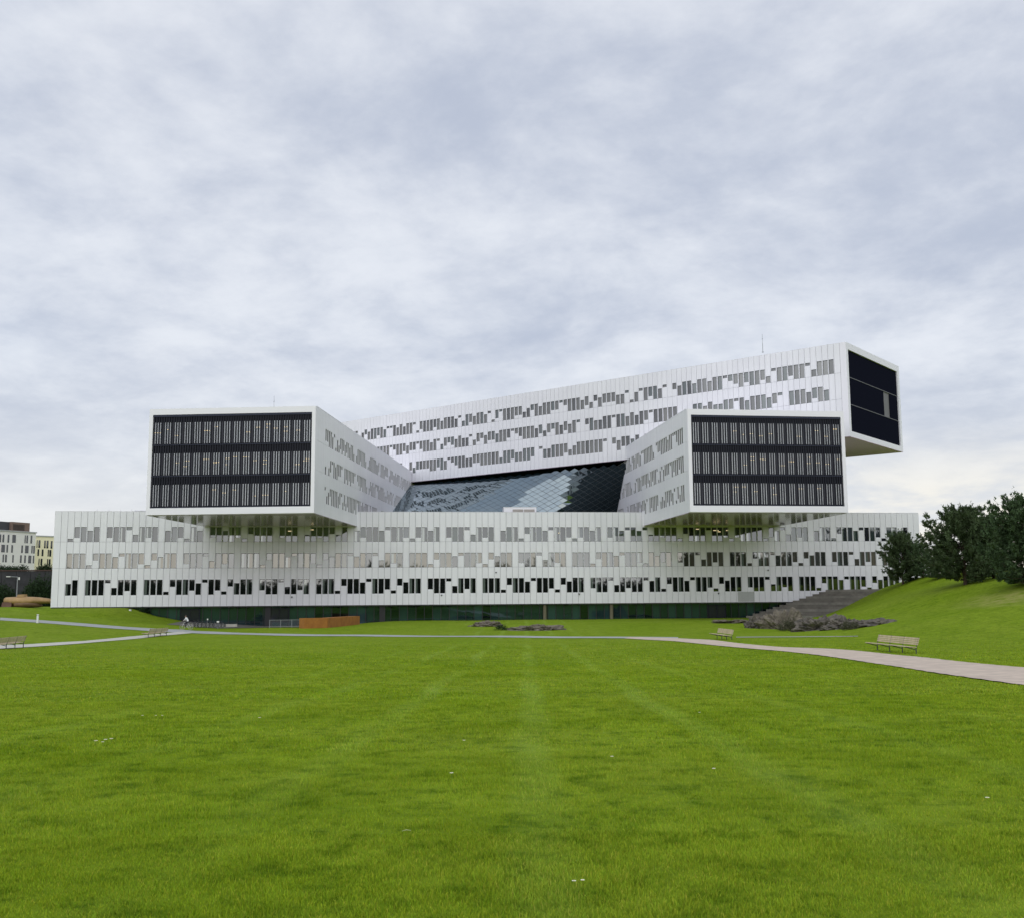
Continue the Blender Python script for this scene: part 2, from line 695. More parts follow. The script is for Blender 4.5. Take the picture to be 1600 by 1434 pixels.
def on_path(x, y):
    hit = np.zeros(len(x), bool)
    for P in PATHS:
        lo, hi = P.min(0), P.max(0)
        k = np.where((x > lo[0]) & (x < hi[0]) & (y > lo[1]) & (y < hi[1]))[0]
        if len(k) == 0:
            continue
        px, py = x[k], y[k]
        ins = np.zeros(len(k), bool)
        Q = np.roll(P, -1, 0)
        for (ax, ay), (bx, by) in zip(P, Q):
            if ay == by:
                continue
            c = ((ay > py) != (by > py)) & (px < (bx - ax) * (py - ay) / (by - ay) + ax)
            ins ^= c
        hit[k] |= ins
    return hit


def ribbon(name, upper, lower, m, lift, label):
    """a path laid on the ground between two edges given as points of the plan"""
    def resample(pts, n):
        p = np.array(pts, float)
        d = np.r_[0, np.cumsum(np.linalg.norm(np.diff(p, axis=0), axis=1))]
        t = np.linspace(0, d[-1], n)
        return np.stack([np.interp(t, d, p[:, 0]), np.interp(t, d, p[:, 1])], -1)
    u, l = resample(upper, 160), resample(lower, 160)
    PATHS.append(np.concatenate([u, l[::-1]]))
    for a in (u, l):                       # ease the corners of the surveyed edges
        for _ in range(6):
            a[1:-1] = (a[:-2] + 2 * a[1:-1] + a[2:]) / 4
        a += np.stack([np.sin(np.arange(160) * 2.1 + a[0, 0]), np.cos(np.arange(160) * 1.3)], -1) * .04
    k = 7
    V, Fc = [], []
    for i in range(160):
        for j in range(k):
            t = j / (k - 1)
            x, y = u[i] * (1 - t) + l[i] * t
            V.append((x, y, tz(x, y) + lift))
    for i in range(159):
        for j in range(k - 1):
            a = i * k + j
            Fc.append((a, a + 1, a + k + 1, a + k))
    o = MB().add(V, Fc).build(name, m)
    bm = bmesh.new()
    bm.from_mesh(o.data)
    bmesh.ops.recalc_face_normals(bm, faces=bm.faces)
    if sum(f.normal.z for f in bm.faces) < 0:
        bmesh.ops.reverse_faces(bm, faces=bm.faces)
    bm.to_mesh(o.data)
    bm.free()
    shade_smooth(o)
    return tag(o, label, None, None, 'structure')


G = ground
GRAVEL = mat('pinkish gravel path', (0.55, 0.45, 0.36), rough=0.95, var=0.2, vscale=1.6, bump=0.4, bscale=40)
ASPH = mat('pale grey asphalt path', (0.36, 0.37, 0.36), rough=0.9, var=0.1, vscale=0.8, bump=0.2, bscale=30)
PAVE = mat('plaza paving', (0.15, 0.14, 0.125), rough=0.85, var=0.12, vscale=0.6)
ribbon('path',
       [G(0, 964.5), G(65, 968.5), G(130, 973.3), G(200, 979), G(240, 981.5), G(290, 983.6), G(345, 986.8), G(420, 989.3), G(600, 991.6), G(800, 992.8), G(985, 994.5), G(1060, 995.2)],
       [G(0, 968.6), G(65, 972.8), G(130, 977.8), G(200, 983), G(240, 986), G(290, 988.2), G(345, 990.4), G(420, 992.2), G(600, 994.2), G(800, 995.4), G(985, 997.0), G(1060, 998.0)],
       ASPH, 0.03, 'pale grey path crossing the lawn in front of the building')
ribbon('path',
       [G(-60, 1012.5), G(0, 1007.5), G(40, 1006.5), G(130, 1001.3), G(200, 994.3), G(250, 989.6), G(285, 986.5)],
       [G(-60, 1018.5), G(0, 1013.5), G(40, 1011), G(130, 1004.8), G(200, 998.8), G(250, 993.2), G(300, 988.8)],
       mat('pale gravel path', (0.52, 0.50, 0.43), rough=0.95, var=0.1, vscale=1.0), 0.036, 'pale path joining the crossing path from the left edge')
ribbon('path',
       [G(985, 995), G(1051, 996.4), G(1107, 999), G(1150, 1004.3), G(1225, 1011), G(1290, 1013), G(1337, 1016.4), G(1400, 1023.4), G(1441, 1026.7), G(1600, 1043), G(1800, 1064), G(2200, 1108)],
       [G(975, 997), G(1051, 1001), G(1122, 1008.6), G(1173, 1013.2), G(1220, 1017), G(1283, 1024), G(1330, 1030.7), G(1400, 1041.4), G(1464, 1052), G(1600, 1071), G(1800, 1104), G(2200, 1180)],
       GRAVEL, 0.034, 'wide pinkish gravel path curving in from the right')
# thin far end of the crossing path, seen edge on behind the benches
ribbon('path', [G(1150, 994.6), G(1210, 994.2), G(1265, 993.8), G(1340, 993.2)], [G(1150, 995.6), G(1210, 995.1), G(1265, 994.7), G(1340, 994.0)],
       ASPH, 0.03, 'thin far stretch of pale path behind the small bench')

# ------------------------------------------------------------------ office building
T = Matrix.Translation
RZ = lambda deg: Matrix.Rotation(R(deg), 4, 'Z')
BX, BY, BZ, BTH, BL_, BH = -71.832, 164.792, 1.406, 6.454, 138.6, 14.56
WD = 23.0
office = thing('office_building', 'white office building of stacked criss-crossing blocks with scattered windows', 'building', (BX, BY, -1.1), R(BTH))
OM = T((BX, BY, -1.1)) @ RZ(BTH)
OMI = OM.inverted()

NCOL = 144
MOD = BL_ / NCOL
ROWZ = [(9.90, 12.17), (5.85, 8.13), (1.77, 4.10)]
PANZ = [(9.90, 14.56), (5.85, 9.90), (0.0, 5.85)]
CODE = {'F': (0, 1), 'T': (.27, 1), 't': (.53, 1), 's': (.79, 1), 'B': (0, .75), 'b': (0, .48), 'u': (0, .21)}


def from_groups(txt):
    d = {}
    for tok in txt.split():
        n, c = tok[:-1], tok[-1]
        d[int(n)] = c
    return ''.join(d.get(i, '-') for i in range(NCOL))


ROW1 = from_groups('2u 3T 4F 5B 6F 8T 9F 10F 11s 12b 13F 14T 15F 17B 18F 19T 20u 21F 22B 24T 25F 26B 27F 28T 29u 30t 31F 32F 33F 35T 36F 37F 39b 40F 41T 42F 43t 44b 45F '
                   '47B 48T 49F 50F 51B 52s 53F 54F 55T 56u 57T 58F 59B 60F 62T 63F 64F 65s 66b 67F 68T 69F 71B 72F 73F 74u 75t 76F 77F 78B 79s 80F 81F 82T 83u 84T 85F 86B 87F '
                   '89T 90F 91B 92s 93F 94B 95s 96b 97F 98T 99F 100F 101u 102t 103F 104F 105F 106s 107F 108F 109T 110u 111T 112F 113F 114F 115F 116u 117T 118B 119s 120b 121F 122T 123F '
                   '125B 126F 127F 128u 129t 130F 131F 132B 133s 134F 135F 136T 137u 138T 139F 140B 141F')
ROW2 = from_groups('2F 3F 4F 5u 6t 7F 8F 9B 10s 11F 12F 13T 14u 15t 16B 17F 18F 20T 21F 22F 23s 24b 25F 26T 27F 29F 30F 31F 32u 33t 34F 35F 36B 37s 38F 39F 40T 41u 42t 43B 44F 45F 46s '
                   '47B 48F 49F 50s 51b 52F 53T 54F 56F 57F 58F 59u 60t 61F 62F 63B 64s 65F 66F 67T 68u 69t 70B 71F 72F 74T 75F 76F 77s 78b 79F 80T 81F 83F 84F 85F 86u 87t 88F 89F 90B 91s '
                   '92F 93F 94T 95u 96F 97B 98T 99F 101T 102F 103F 104s 105b 106F 107T 108F 110F 111F 112F 113u 114t 115F 116F 117s 118B 119F 120F 121T 122u 123t 124B 125F 126F '
                   '128T 129F 130F 131s 132b 133F 134T 135F 137F 138F 139F 140u')
ROW3 = from_groups('2B 3F 5F 6F 7F 8s 9b 10F 11T 12F 14F 15F 16F 17u 18t 19F 20F 21T 22B 23s 24F 25T 26u 27t 28B 29F 30F 32T 33F 34F 35s 36b 37F 38T 39F 41F 42F 43F 44u 45t 46F 47F 48B 49s '
                   '50F 51F 52T 53u 54t 55B 56F 57F 59T 60F 61F 62s 63b 64F 65T 66F 68F 69F 70F 71u 72t 73F 74F 75B 76s 77F 78F 79T 80u 81t 82B 83F 84F 86T 87F 88F 89s 90b 91F 92T 93F 94F '
                   '95s 96B 97F 98u 99t 100F 101F 102B 103s 104F 105F 106T 107u 108t 109B 110F 111F 113T 114F 115F 116s 117b 118F 119T 120F 122F 123F 124F 125u 126t 127F 128F 129B 130s '
                   '131F 132F 133T 134u 135t 136B 137F 138F 139F')


def random_row(n, seed, start=3, end=3, gap=0.13):
    r_ = random.Random(seed)
    s = []
    while len(s) < n:
        k = r_.choice([6, 7, 8, 9, 11])
        run = [r_.choice('FFFTBFTBF') for _ in range(k)]
        run[0] = r_.choice('stbF')
        run[-1] = r_.choice('sbTs')
        s += run
        s += ['-'] if r_.random() > gap + .38 else []
        if r_.random() < 0.4:
            s += [r_.choice('bu'), r_.choice('TB')]
    s = s[:n]
    for i in range(n):
        if i < start or i >= n - end:
            s[i] = '-'
    return ''.join(s)


pieces = []          # (score, name, mesh, parent, matrix, stuff name)
_mesh_cache = {}


def win_mesh(code, h, w, mats_key, mats, curtain):
    key = ('w', code, round(h, 2), round(w, 3), mats_key, curtain)
    if key not in _mesh_cache:
        a, b = CODE[code]
        mb = MB()
        x0, x1, z0, z1 = w * .085, w * .915, h * a, h * b
        f = .03
        # dark slim sash round the pane, standing in the reveal
        mb.box((x0, .10, z0), (x0 + f, .19, z1), 1).box((x1 - f, .10, z0), (x1, .19, z1), 1)
        mb.box((x0 + f, .10, z0), (x1 - f, .19, z0 + f), 1).box((x0 + f, .10, z1 - f - .03), (x1 - f, .19, z1), 1)
        xs = x0 + f
        if curtain:
            xc = x0 + (x1 - x0) * (.34 if curtain == 1 else .5)
            mb.box((xs, .15, z0 + f), (xc, .18, z1 - f - .03), 2)
            xs = xc
        mb.box((xs, .15, z0 + f), (x1 - f, .18, z1 - f - .03), 0)
        _mesh_cache[key] = mb.mesh('window', mats)
    return _mesh_cache[key]


def panel_mesh(code, zp, zw, w):
    key = ('p', code, zp, zw, round(w, 3))
    if key not in _mesh_cache:
        mb = MB()
        g = .022
        H = zp[1] - zp[0]
        x0, x1, z0, z1 = g, w - g, g * .7, H - g * .7
        if code == '-':
            mb.box((x0, 0, z0), (x1, .09, z1))
        else:
            a, b = CODE[code]
            lo = zw[0] - zp[0] + (zw[1] - zw[0]) * a
            hi = zw[0] - zp[0] + (zw[1] - zw[0]) * b
            lo = max(lo, z0 + .02)
            if lo - z0 > .03:
                mb.box((x0, 0, z0), (x1, .09, lo))
            mb.box((x0, 0, lo), (w * .085, .15, hi))
            mb.box((w * .915, 0, lo), (x1, .15, hi))
            mb.box((x0, 0, hi), (x1, .09, z1))
        _mesh_cache[key] = mb.mesh('panel', [WHITE])
    return _mesh_cache[key]


def facade(parent, PW, Fm, rows, n, mod, glass, mats_per_row, fill=1.0, individual=True):
    """clad one long wall: every module and storey gets its panel and, where there is one, its window.
    PW = world matrix of the wing, Fm = wall frame inside the wing (X along the wall, Y inwards, Z up)"""
    r_ = random.Random(len(pieces) + n)
    for ri, row in enumerate(rows):
        for i in range(n):
            c = row[i]
            M = Fm @ T((i * mod, 0, PANZ[ri][0]))
            wp = PW @ M @ Vector((mod / 2, 0, 2))
            nrm = (PW @ Fm).to_3x3() @ Vector((0, -1, 0))
            toc = Vector(EYE) - wp
            d = toc.length
            face = max(0.0, nrm.normalized().dot(toc) / d)
            sc = F_PX ** 2 * face / d ** 2 * (1 if individual else 1e-4)
            if c == '-':
                hp = PANZ[ri][1] - PANZ[ri][0]
            else:
                a, b = CODE[c]
                hw = (ROWZ[ri][1] - ROWZ[ri][0]) * (b - a)
                hp = PANZ[ri][1] - PANZ[ri][0] - hw
                curtain = 0
                if ri == 2 and glass == 'base':
                    curtain = r_.choice([0, 0, 0, 0, 1, 2]) if c in 'FTB' else 0
                gm = r_.choice(mats_per_row[ri])
                mk, mm = gm.name, [gm, BLACK if gm is G_LOW else SASH, G_CUR]
                if ri < 2 and glass == 'base' and c in 'FTB' and r_.random() < .22:
                    curtain = r_.choice([1, 2])
                pieces.append((sc * hw * mod, 'window', win_mesh(c, ROWZ[ri][1] - ROWZ[ri][0], mod, mk, mm, curtain), parent,
                               Fm @ T((i * mod, 0, ROWZ[ri][0])), 'window_field'))
            pieces.append((sc * hp * mod, 'panel', panel_mesh(c, PANZ[ri], ROWZ[ri], mod), parent, M, 'panel_field'))


base_mats = [[G_TOP, G_TOP, G_TOP2, G_TOP3], [G_MID, G_MID, G_MID2, G_MID3], [G_LOW]]
up_mats = [[G_UP, G_UP, G_UP2, G_UP3]] * 3

# --- bottom block
base_w = sub_empty('wing', office, OMI @ T((BX, BY, BZ)) @ RZ(BTH), 'long low white block on a glass ground floor')
BW = T((BX, BY, BZ)) @ RZ(BTH)
facade(base_w, BW, T((0, 0, 0)), [ROW1, ROW2, ROW3], NCOL, MOD, 'base', base_mats)
mb = MB()
mb.box((.05, .19, .0), (BL_ - .05, WD, BH - .02))
mb.build('core_wall', [JOINT], base_w)
mb = MB()
mb.box((0, .0, BH - .0), (BL_, .35, BH + .06)).box((0, .35, BH), (.35, WD, BH + .06)).box((BL_ - .35, .35, BH), (BL_, WD, BH + .06))
mb.box((-.03, 0, 0), (.048, WD, BH - .004)).box((BL_ - .048, 0, 0), (BL_ + .03, WD, BH - .004))
mb.build('parapet', [FRAMEW], base_w)
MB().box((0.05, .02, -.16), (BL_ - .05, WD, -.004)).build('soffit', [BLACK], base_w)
MB().box((.36, .36, BH - .01), (BL_ - .36, WD - .1, BH + .03)).build('roof', [ROOFM], base_w)
# small wall lamps and the pale vent grille low on the front
for px, py in ((456, 932), (690, 929), (775, 893.5), (905, 927.2), (1122.5, 926), (1200, 890)):
    d = np.array(pix_ray(px, py))
    nb = np.array([-math.sin(R(BTH)), math.cos(R(BTH)), 0])
    t_ = (np.array([BX, BY, 0]) - np.array(EYE)) @ nb / (d @ nb)
    q = BW.inverted() @ Vector(np.array(EYE) + d * t_)
    m_ = MB().box((-.11, -.16, -.07), (.11, 0, .07)).box((-.03, -.06, -.2), (.03, 0, -.07))
    m_.build('wall_lamp', [BLACK], base_w, T((q.x, -.002, q.z)))
lamps = MB()
for px, py, w in ((453, 829, .6), (470, 830, .7), (487, 827, .6), (413, 823, .4), (1119, 828, .9), (1124, 830, .5), (1137, 828, .5), (984, 609, 0), (1060, 831, .4), (1090, 826, .5), (749, 823, .5), (874, 832, .3)):
    if not w:
        continue
    d = np.array(pix_ray(px, py))
    t_ = (np.array([BX, BY, 0]) - np.array(EYE)) @ nb / (d @ nb)
    q = BW.inverted() @ Vector(np.array(EYE) + d * t_)
    lamps.box((q.x - w / 2, .128, q.z - .05), (q.x + w / 2, .147, q.z + .05))
lamps.build('ceiling_lamps', [WARM], base_w)['kind'] = 'stuff'
GRILLE = mat('grey vent grille', (0.42, 0.43, 0.42), rough=0.6)
mb = MB()
for k in range(3):
    x0 = 106.1 * 1.0 + k * MOD
for k in range(14):
    mb.box((107.05, -.03, .12 + k * .115), (109.85, -.003, .12 + k * .115 + .085))
mb.build('vent_grille', [GRILLE], base_w)

# --- ground floor, glazed, set back under the bottom block
gf = sub_empty('ground_floor', office, OMI @ T((BX, BY, -1.12)) @ RZ(BTH))
GH = 2.36
gw = 1.31
k = 0
x = 10.5
r_ = random.Random(3)
mm = MB()
while x < 117:
    MB().box((x + .03, .95, -.8), (x + gw - .03, 1.0, GH)).build('pane', [G_GF], gf)
    mm.box((x - .05, .84, -.8), (x + .05, 1.05, GH))
    x += gw
mm.box((10, .9, 0), (118, 1.04, .06))
o = mm.build('mullion', [BLACK], gf)
o['kind'] = 'stuff'
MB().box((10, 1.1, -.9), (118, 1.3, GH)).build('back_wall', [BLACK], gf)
COLM = mat('tan plastered column', (0.16, 0.14, 0.09), rough=0.7)
for px in (855, 961):
    xx = (px - 819) / F_PX * 172 + 71.8
    MB().tube((xx, .55, 0), (xx, .55, GH), .28, n=14).build('column', [COLM], gf)
for px in (598, 421):
    xx = (px - 819) / F_PX * 168 + 71.8
    MB().box((xx - .45, .6, -.8), (xx + .45, .83, GH)).build('column', [BLACK], gf)
for px in (309, 1136, 443):
    xx = (px - 819) / F_PX * 170 + 71.8
    d_ = MB().box((xx - 1.5, .72, 0), (xx - 1.35, .93, GH - .2)).box((xx - .07, .72, 0), (xx + .07, .93, GH - .2)).box((xx + 1.35, .72, 0), (xx + 1.5, .93, GH - .2))
    d_.box((xx - 1.35, .72, GH - .36), (xx + 1.35, .93, GH - .2)).build('door_frame', [NAVY], gf)
    for sx in (-1.35, .07):
        MB().box((xx + sx, .78, 0), (xx + sx + 1.28, .84, GH - .36)).build('door', [G_SCREEND], gf)

# --- the two upper blocks that point at the lawn
FR_S, FR_T, FR_B = .50, .82, .90


def front_screen(wing, W, H, seed):
    """deep white frame with three storeys of glazing behind dark upright fins"""
    mb = MB()
    D = .55
    mb.box((0, 0, 0), (FR_S, D, H)).box((W - FR_S, 0, 0), (W, D, H))
    mb.box((FR_S, 0, H - FR_T), (W - FR_S, D, H)).box((FR_S, 0, 0), (W - FR_S, D, FR_B))
    mb.build('frame', [FRAMEW], wing)
    x0, x1, z0, z1 = FR_S, W - FR_S, FR_B, H - FR_T
    sh = (z1 - z0) / 3
    nmod = 16
    md = (x1 - x0) / nmod
    pt = md / 4
    r_ = random.Random(seed)
    lamps = MB()
    for st in range(3):
        zb = z0 + st * sh
        for k in range(nmod):
            xa = x0 + k * md
            MB().box((xa + pt * .42, .212, zb + .06 * sh), (xa + pt * 3.58, .26, zb + .75 * sh)).build('pane', [G_SCREEN], wing)
            MB().box((xa - pt * .42, .212, zb + .06 * sh), (xa + pt * .42, .29, zb + .75 * sh)).build('mullion', [G_SCREEND], wing)
            if r_.random() < .62 and (seed == 5 or k > 3):
                for q in range(r_.choice([1, 1, 2])):
                    zl = zb + sh * r_.uniform(.3, .64)
                    xl = xa + pt * r_.uniform(.6, 1.4)
                    lamps.box((xl, .16, zl), (xl + pt * r_.uniform(1.2, 2.3), .208, zl + .05))
        fins = MB()
        for k in range(nmod * 4):
            xc = x0 + (k + .5) * pt
            fins.box((xc - .094, .10, zb + .1), (xc + .094, .20, zb + sh - .02))
        f = fins.build('louvre_screen', [NAVY], wing)
        f['kind'] = 'stuff'
        MB().box((x0, .04, zb), (x1, .30, zb + .1)).box((x0, .30, zb), (x1, .56, zb + .055 * sh)).build('rail', [NAVY2], wing)
        MB().box((x0, .26, zb + .755 * sh), (x1, .50, zb + sh - .004)).build('spandrel', [NAVY], wing)
    MB().box((x0, .02, z1 - .3), (x1, .09, z1)).build('rail', [NAVY2], wing)
    l = lamps.build('ceiling_lamps', [WARM], wing)
    l['kind'] = 'stuff'
    MB().box((x0, .56, z0), (x1, .7, z1)).build('back_wall', [NAVY], wing)


def side_wall(wing, PW, Fm, n, mod, seed):
    rows = [random_row(n, seed + k, 5, 2) for k in range(3)]
    facade(wing, PW, Fm, rows, n, mod, 'up', up_mats, individual=False)


LX, LY, LZ, LTH, LH, LW = -28.169, 143.977, 13.716, -3.923, 14.43, 23.09
LLEN = 118.0
LWm = T((LX, LY, LZ)) @ RZ(LTH) @ T((-LW, 0, 0))
lw = sub_empty('wing', office, OMI @ LWm, 'upper block with dark louvred end reaching forward over the bicycles')
front_screen(lw, LW, LH, 5)
n_ = int((LLEN - .6) / MOD)
side_wall(lw, LWm, T((LW, .6, 0)) @ RZ(90), 88, MOD, 30)
RX, RY, RZ_, RTH, RH, RW = 22.87, 148.792, 13.849, 7.693, 14.38, 22.97
RLEN = 70.0
RWm = T((RX, RY, RZ_)) @ RZ(RTH)
rw = sub_empty('wing', office, OMI @ RWm, 'upper block with dark louvred end below the topmost block')
front_screen(rw, RW, RH, 9)
side_wall(rw, RWm, T((0, .6 + 52 * MOD, 0)) @ RZ(-90), 52, MOD, 60)
for wg, W, H, LEN in ((lw, LW, LH, LLEN), (rw, RW, RH, RLEN)):
    MB().box((.19, .71, .06), (W - .19, LEN, H - .03)).build('core_wall', [JOINT], wg)
    MB().box((0.0, .56, H), (W, LEN, H + .05)).build('roof', [FRAMEW], wg)
    MB().box((.004, .56, -.06), (W - .004, LEN, -.004)).build('soffit', [SOFFIT], wg)
    side = MB()
    if wg is lw:
        side.box((0, .56, 0), (.18, LEN, H - .004)).box((W - .15, .6 + 88 * MOD, 0), (W, LEN, H - .004))
    else:
        side.box((W - .18, .56, 0), (W, LEN, H - .004)).box((0, .6 + 52 * MOD, 0), (.15, LEN, H - .004))
    side.build('side_wall', [WHITE], wg)

# --- the topmost block, turned across
UX, UY, UZ, UTH, UH, UW = 49.242, 161.214, 26.086, 38.472, 14.53, 22.94
ULEN = 139.0
UWm = T((UX, UY, UZ)) @ RZ(-UTH) @ T((-ULEN, 0, 0))
uw = sub_empty('wing', office, OMI @ UWm, 'topmost long block turned across the others with dark end')
NU = 144
UMOD = (ULEN - 1.0) / NU
urows = [random_row(NU, 101 + k, 2, 2 if k else 1, gap=.35) for k in range(3)]
facade(uw, UWm, T((0, 0, 0)), urows, NU, UMOD, 'up', up_mats)
MB().box((.05, .19, .05), (ULEN - .6, UW - .1, UH - .03)).build('core_wall', [JOINT], uw)
MB().box((0, 0, UH), (ULEN, UW, UH + .05)).build('roof', [FRAMEW], uw)
MB().box((0, .004, -.05), (ULEN, UW, -.002)).build('soffit', [RIB], uw)
mb = MB()
mb.box((ULEN - .98, 0, 0), (ULEN, .8, UH)).box((ULEN - .55, UW - .9, 0), (ULEN, UW, UH))
mb.box((ULEN - .55, .8, UH - 1.0), (ULEN, UW - .9, UH)).box((ULEN - .55, .8, 0), (ULEN, UW - .9, .85))
mb.build('frame', [FRAMEW], uw)
MESHN = mat('navy perforated screen', (0.010, 0.011, 0.020), rough=1.0, spec=0.0, var=0.35, vscale=14, bump=0.2, bscale=30)
z0, z1, y0, y1 = .85, UH - 1.0, .8, UW - .9
sh = (z1 - z0) / 3
for k in range(3):
    a = z0 + k * sh
    if k == 1:
        ya, yb = y0 + (y1 - y0) * .70, y0 + (y1 - y0) * .83
        MB().box((ULEN - .5, y0, a + .06), (ULEN - .22, ya, a + sh - .06)).build('screen', [MESHN], uw)
        MB().box((ULEN - .5, yb, a + .06), (ULEN - .22, y1, a + sh - .06)).build('screen', [MESHN], uw)
        MB().box((ULEN - .5, ya, a + .06), (ULEN - .36, yb, a + sh - .06)).build('open_window', [mat('grey opened panel', (0.16, 0.155, 0.16), rough=0.6)], uw)
    else:
        MB().box((ULEN - .5, y0, a + .06), (ULEN - .22, y1, a + sh - .06)).build('screen', [MESHN], uw)
    if k:
        MB().box((ULEN - .5, y0, a - .05), (ULEN - .17, y1, a + .05)).build('rail', [mat('grey rail', (0.14, 0.14, 0.15), rough=0.6)], uw)
MB().box((ULEN - .62, y0, z0), (ULEN - .5, y1, z1)).build('back_wall', [NAVY], uw)

# --- hand the cladding pieces out: the largest in view singly, the others joined wing by wing
for kind in ('window', 'panel'):
    ps = sorted([p for p in pieces if p[1] == kind], key=lambda p: -p[0])
    for p in ps[:300]:
        link(kind, p[2], p[3], p[4])
    rest = {}
    for p in ps[300:]:
        rest.setdefault(p[3].name, []).append(p)
    for wname, lst in rest.items():
        mats_, V, Fq, MI, off = [], [], [], [], 0
        for p in lst:
            me = p[2]
            nv = len(me.vertices)
            co = np.empty(nv * 3, np.float32)
            me.vertices.foreach_get('co', co)
            A = np.array(p[4])
            V.append(co.reshape(-1, 3) @ A[:3, :3].T + A[:3, 3])
            fi = np.empty(len(me.loops), np.int32)
            me.loops.foreach_get('vertex_index', fi)
            Fq.append(fi.reshape(-1, 4) + off)
            mi = np.empty(len(me.polygons), np.int32)
            me.polygons.foreach_get('material_index', mi)
            lut = []
            for m in me.materials:
                if m not in mats_:
                    mats_.append(m)
                lut.append(mats_.index(m))
            MI.append(np.array(lut)[mi])
            off += nv
        me = np_mesh(lst[0][5], np.concatenate(V), np.concatenate(Fq), mats_)
        me.polygons.foreach_set('material_index', np.concatenate(MI).astype(np.int32))
        o = link(lst[0][5], me, lst[0][3])
        o['kind'] = 'stuff'

# --- glass atrium roof between the blocks: diamond panes on a curved, leaning grid
atr = sub_empty('atrium_roof', office, OMI, 'dark blue glass roof of diamond panes between the blocks')
ud = Vector((-math.cos(R(UTH)), math.sin(R(UTH)), 0))
un = Vector((math.sin(R(UTH)), math.cos(R(UTH)), 0))
uo = Vector((UX, UY, UZ))
top_r = Vector((20.6, 183.9, 25.85))
top_l = Vector((-25.5, 220.2, 25.85))
bd = Vector((math.cos(R(BTH)), math.sin(R(BTH)), 0))
bn = Vector((-math.sin(R(BTH)), math.cos(R(BTH)), 0))
bo = Vector((BX, BY, BZ + BH - .6))
bot_l = Vector((-27.0, 192.4, 16.1))
bot_r = Vector((19.0, 196.5, 16.1))


def atr_pt(u, v):
    p = bot_l.lerp(bot_r, u).lerp(top_l.lerp(top_r, u), v)
    return p + un * (1.1 * math.sin(math.pi * u) * v) + Vector((0, 0, -.25)) * v


NUc, NVc = 27, 10
lat = MB()
r_ = random.Random(21)
for j in range(-1, 2 * NVc):
    for i in range(NUc):
        cu = (i + (.5 if j % 2 else 0)) / NUc
        cv = (j + 1) / (2 * NVc)
        hu, hv = .5 / NUc, .5 / NVc
        pts = [(cu - hu, cv), (cu, cv - hv), (cu + hu, cv), (cu, cv + hv)]
        if any(u < 0 or u > 1 or v < 0 or v > 1 for u, v in pts):
            continue
        P = [atr_pt(u, v) for u, v in pts]
        c = sum(P, Vector()) / 4
        n = (P[2] - P[0]).cross(P[3] - P[1]).normalized()
        if n.y > 0:
            n = -n
        tilt = Vector((r_.uniform(-1, 1), r_.uniform(-1, 1), r_.uniform(-1, 1))) * .010
        nn = (n + tilt).normalized()
        Q = []
        for p in P:
            q = c + (p - c) * .965
            q = q - nn * ((q - c).dot(nn))
            Q.append(q)
        m_ = MB().prism([q - nn * .03 for q in Q], [q + nn * .03 for q in Q])
        m_.build('pane', [G_ATR], atr)
        for a, b in ((P[0], P[1]), (P[1], P[2])):
            lat.tube(a - n * .02, b - n * .02, .07, n=4)
l = lat.build('lattice_frame', [mat('dark grey glazing bar', (0.035, 0.042, 0.05), rough=0.4)], atr)
l['kind'] = 'stuff'
# black lining that closes the roof behind the panes and under the topmost block
lin = MB()
NVL = 12
for a_ in range(NVL):
    v0, v1 = a_ / NVL, (a_ + 1) / NVL
    for b_ in range(8):
        u0, u1 = b_ / 8 * 1.1 - .05, (b_ + 1) / 8 * 1.1 - .05
        back = Vector((.15, .9, -.35))
        q = [atr_pt(u0, v0) + back, atr_pt(u1, v0) + back, atr_pt(u1, v1) + back, atr_pt(u0, v1) + back]
        lin.add(q, [(0, 1, 2, 3)])
lin.build('lining', [NAVY], atr)

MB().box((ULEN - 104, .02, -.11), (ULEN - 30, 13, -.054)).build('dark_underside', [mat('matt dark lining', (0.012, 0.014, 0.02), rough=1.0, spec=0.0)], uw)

# --- roof furniture
rb = sub_empty('roof_unit', office, OMI @ BW @ T((69.0, .8, BH + .03)))
MB().box((0, 0, 0), (5.3, 2.4, .82)).box((-.04, -.04, .82), (5.34, 2.44, .88)).build('casing', [FRAMEW], rb)
TANL = mat('tan vent louvre', (0.42, 0.37, 0.34), rough=0.6)
for xx in (1.45, 3.3):
    m_ = MB()
    for k in range(5):
        m_.box((xx, -.05, .1 + k * .09), (xx + 1.7, -.005, .1 + k * .09 + .06))
    m_.build('vent', [TANL], rb)
for px, ptop, pbot, wg, wm, hh_ in ((428, 611, 636, lw, LWm, LH), (510, 640, 650, lw, LWm, LH), (1192, 530, 553, uw, UWm, UH)):
    yd = {428: 152.0, 510: 158.0, 1192: 168.0}[px]
    pt = wm.inverted() @ Vector(at_y(px, pbot, yd))
    hgt = at_y(px, ptop, yd)[2] - at_y(px, pbot, yd)[2]
    zt = hh_ + .05
    m_ = MB().tube((0, 0, 0), (0, 0, hgt * .6), .045, n=6).tube((0, 0, hgt * .6), (0, 0, hgt + .6), .025, n=6).box((-.12, -.12, 0), (.12, .12, .08)).box((-.09, -.02, hgt * .9), (.09, .02, hgt * .93))
    m_.build('antenna', [JOINT], wg, T((pt.x, pt.y, zt)))
rl = MB()
for k in range(4):
    rl.tube((6.0 + k * 1.72, .6, BH + .06), (6.0 + k * 1.72, .6, BH + .36), .05, n=6)
rl.tube((11.6, .6, BH + .18), (14.0, .6, BH + .18), .06, n=6)
rl.build('roof_railing', [FRAMEW], base_w)

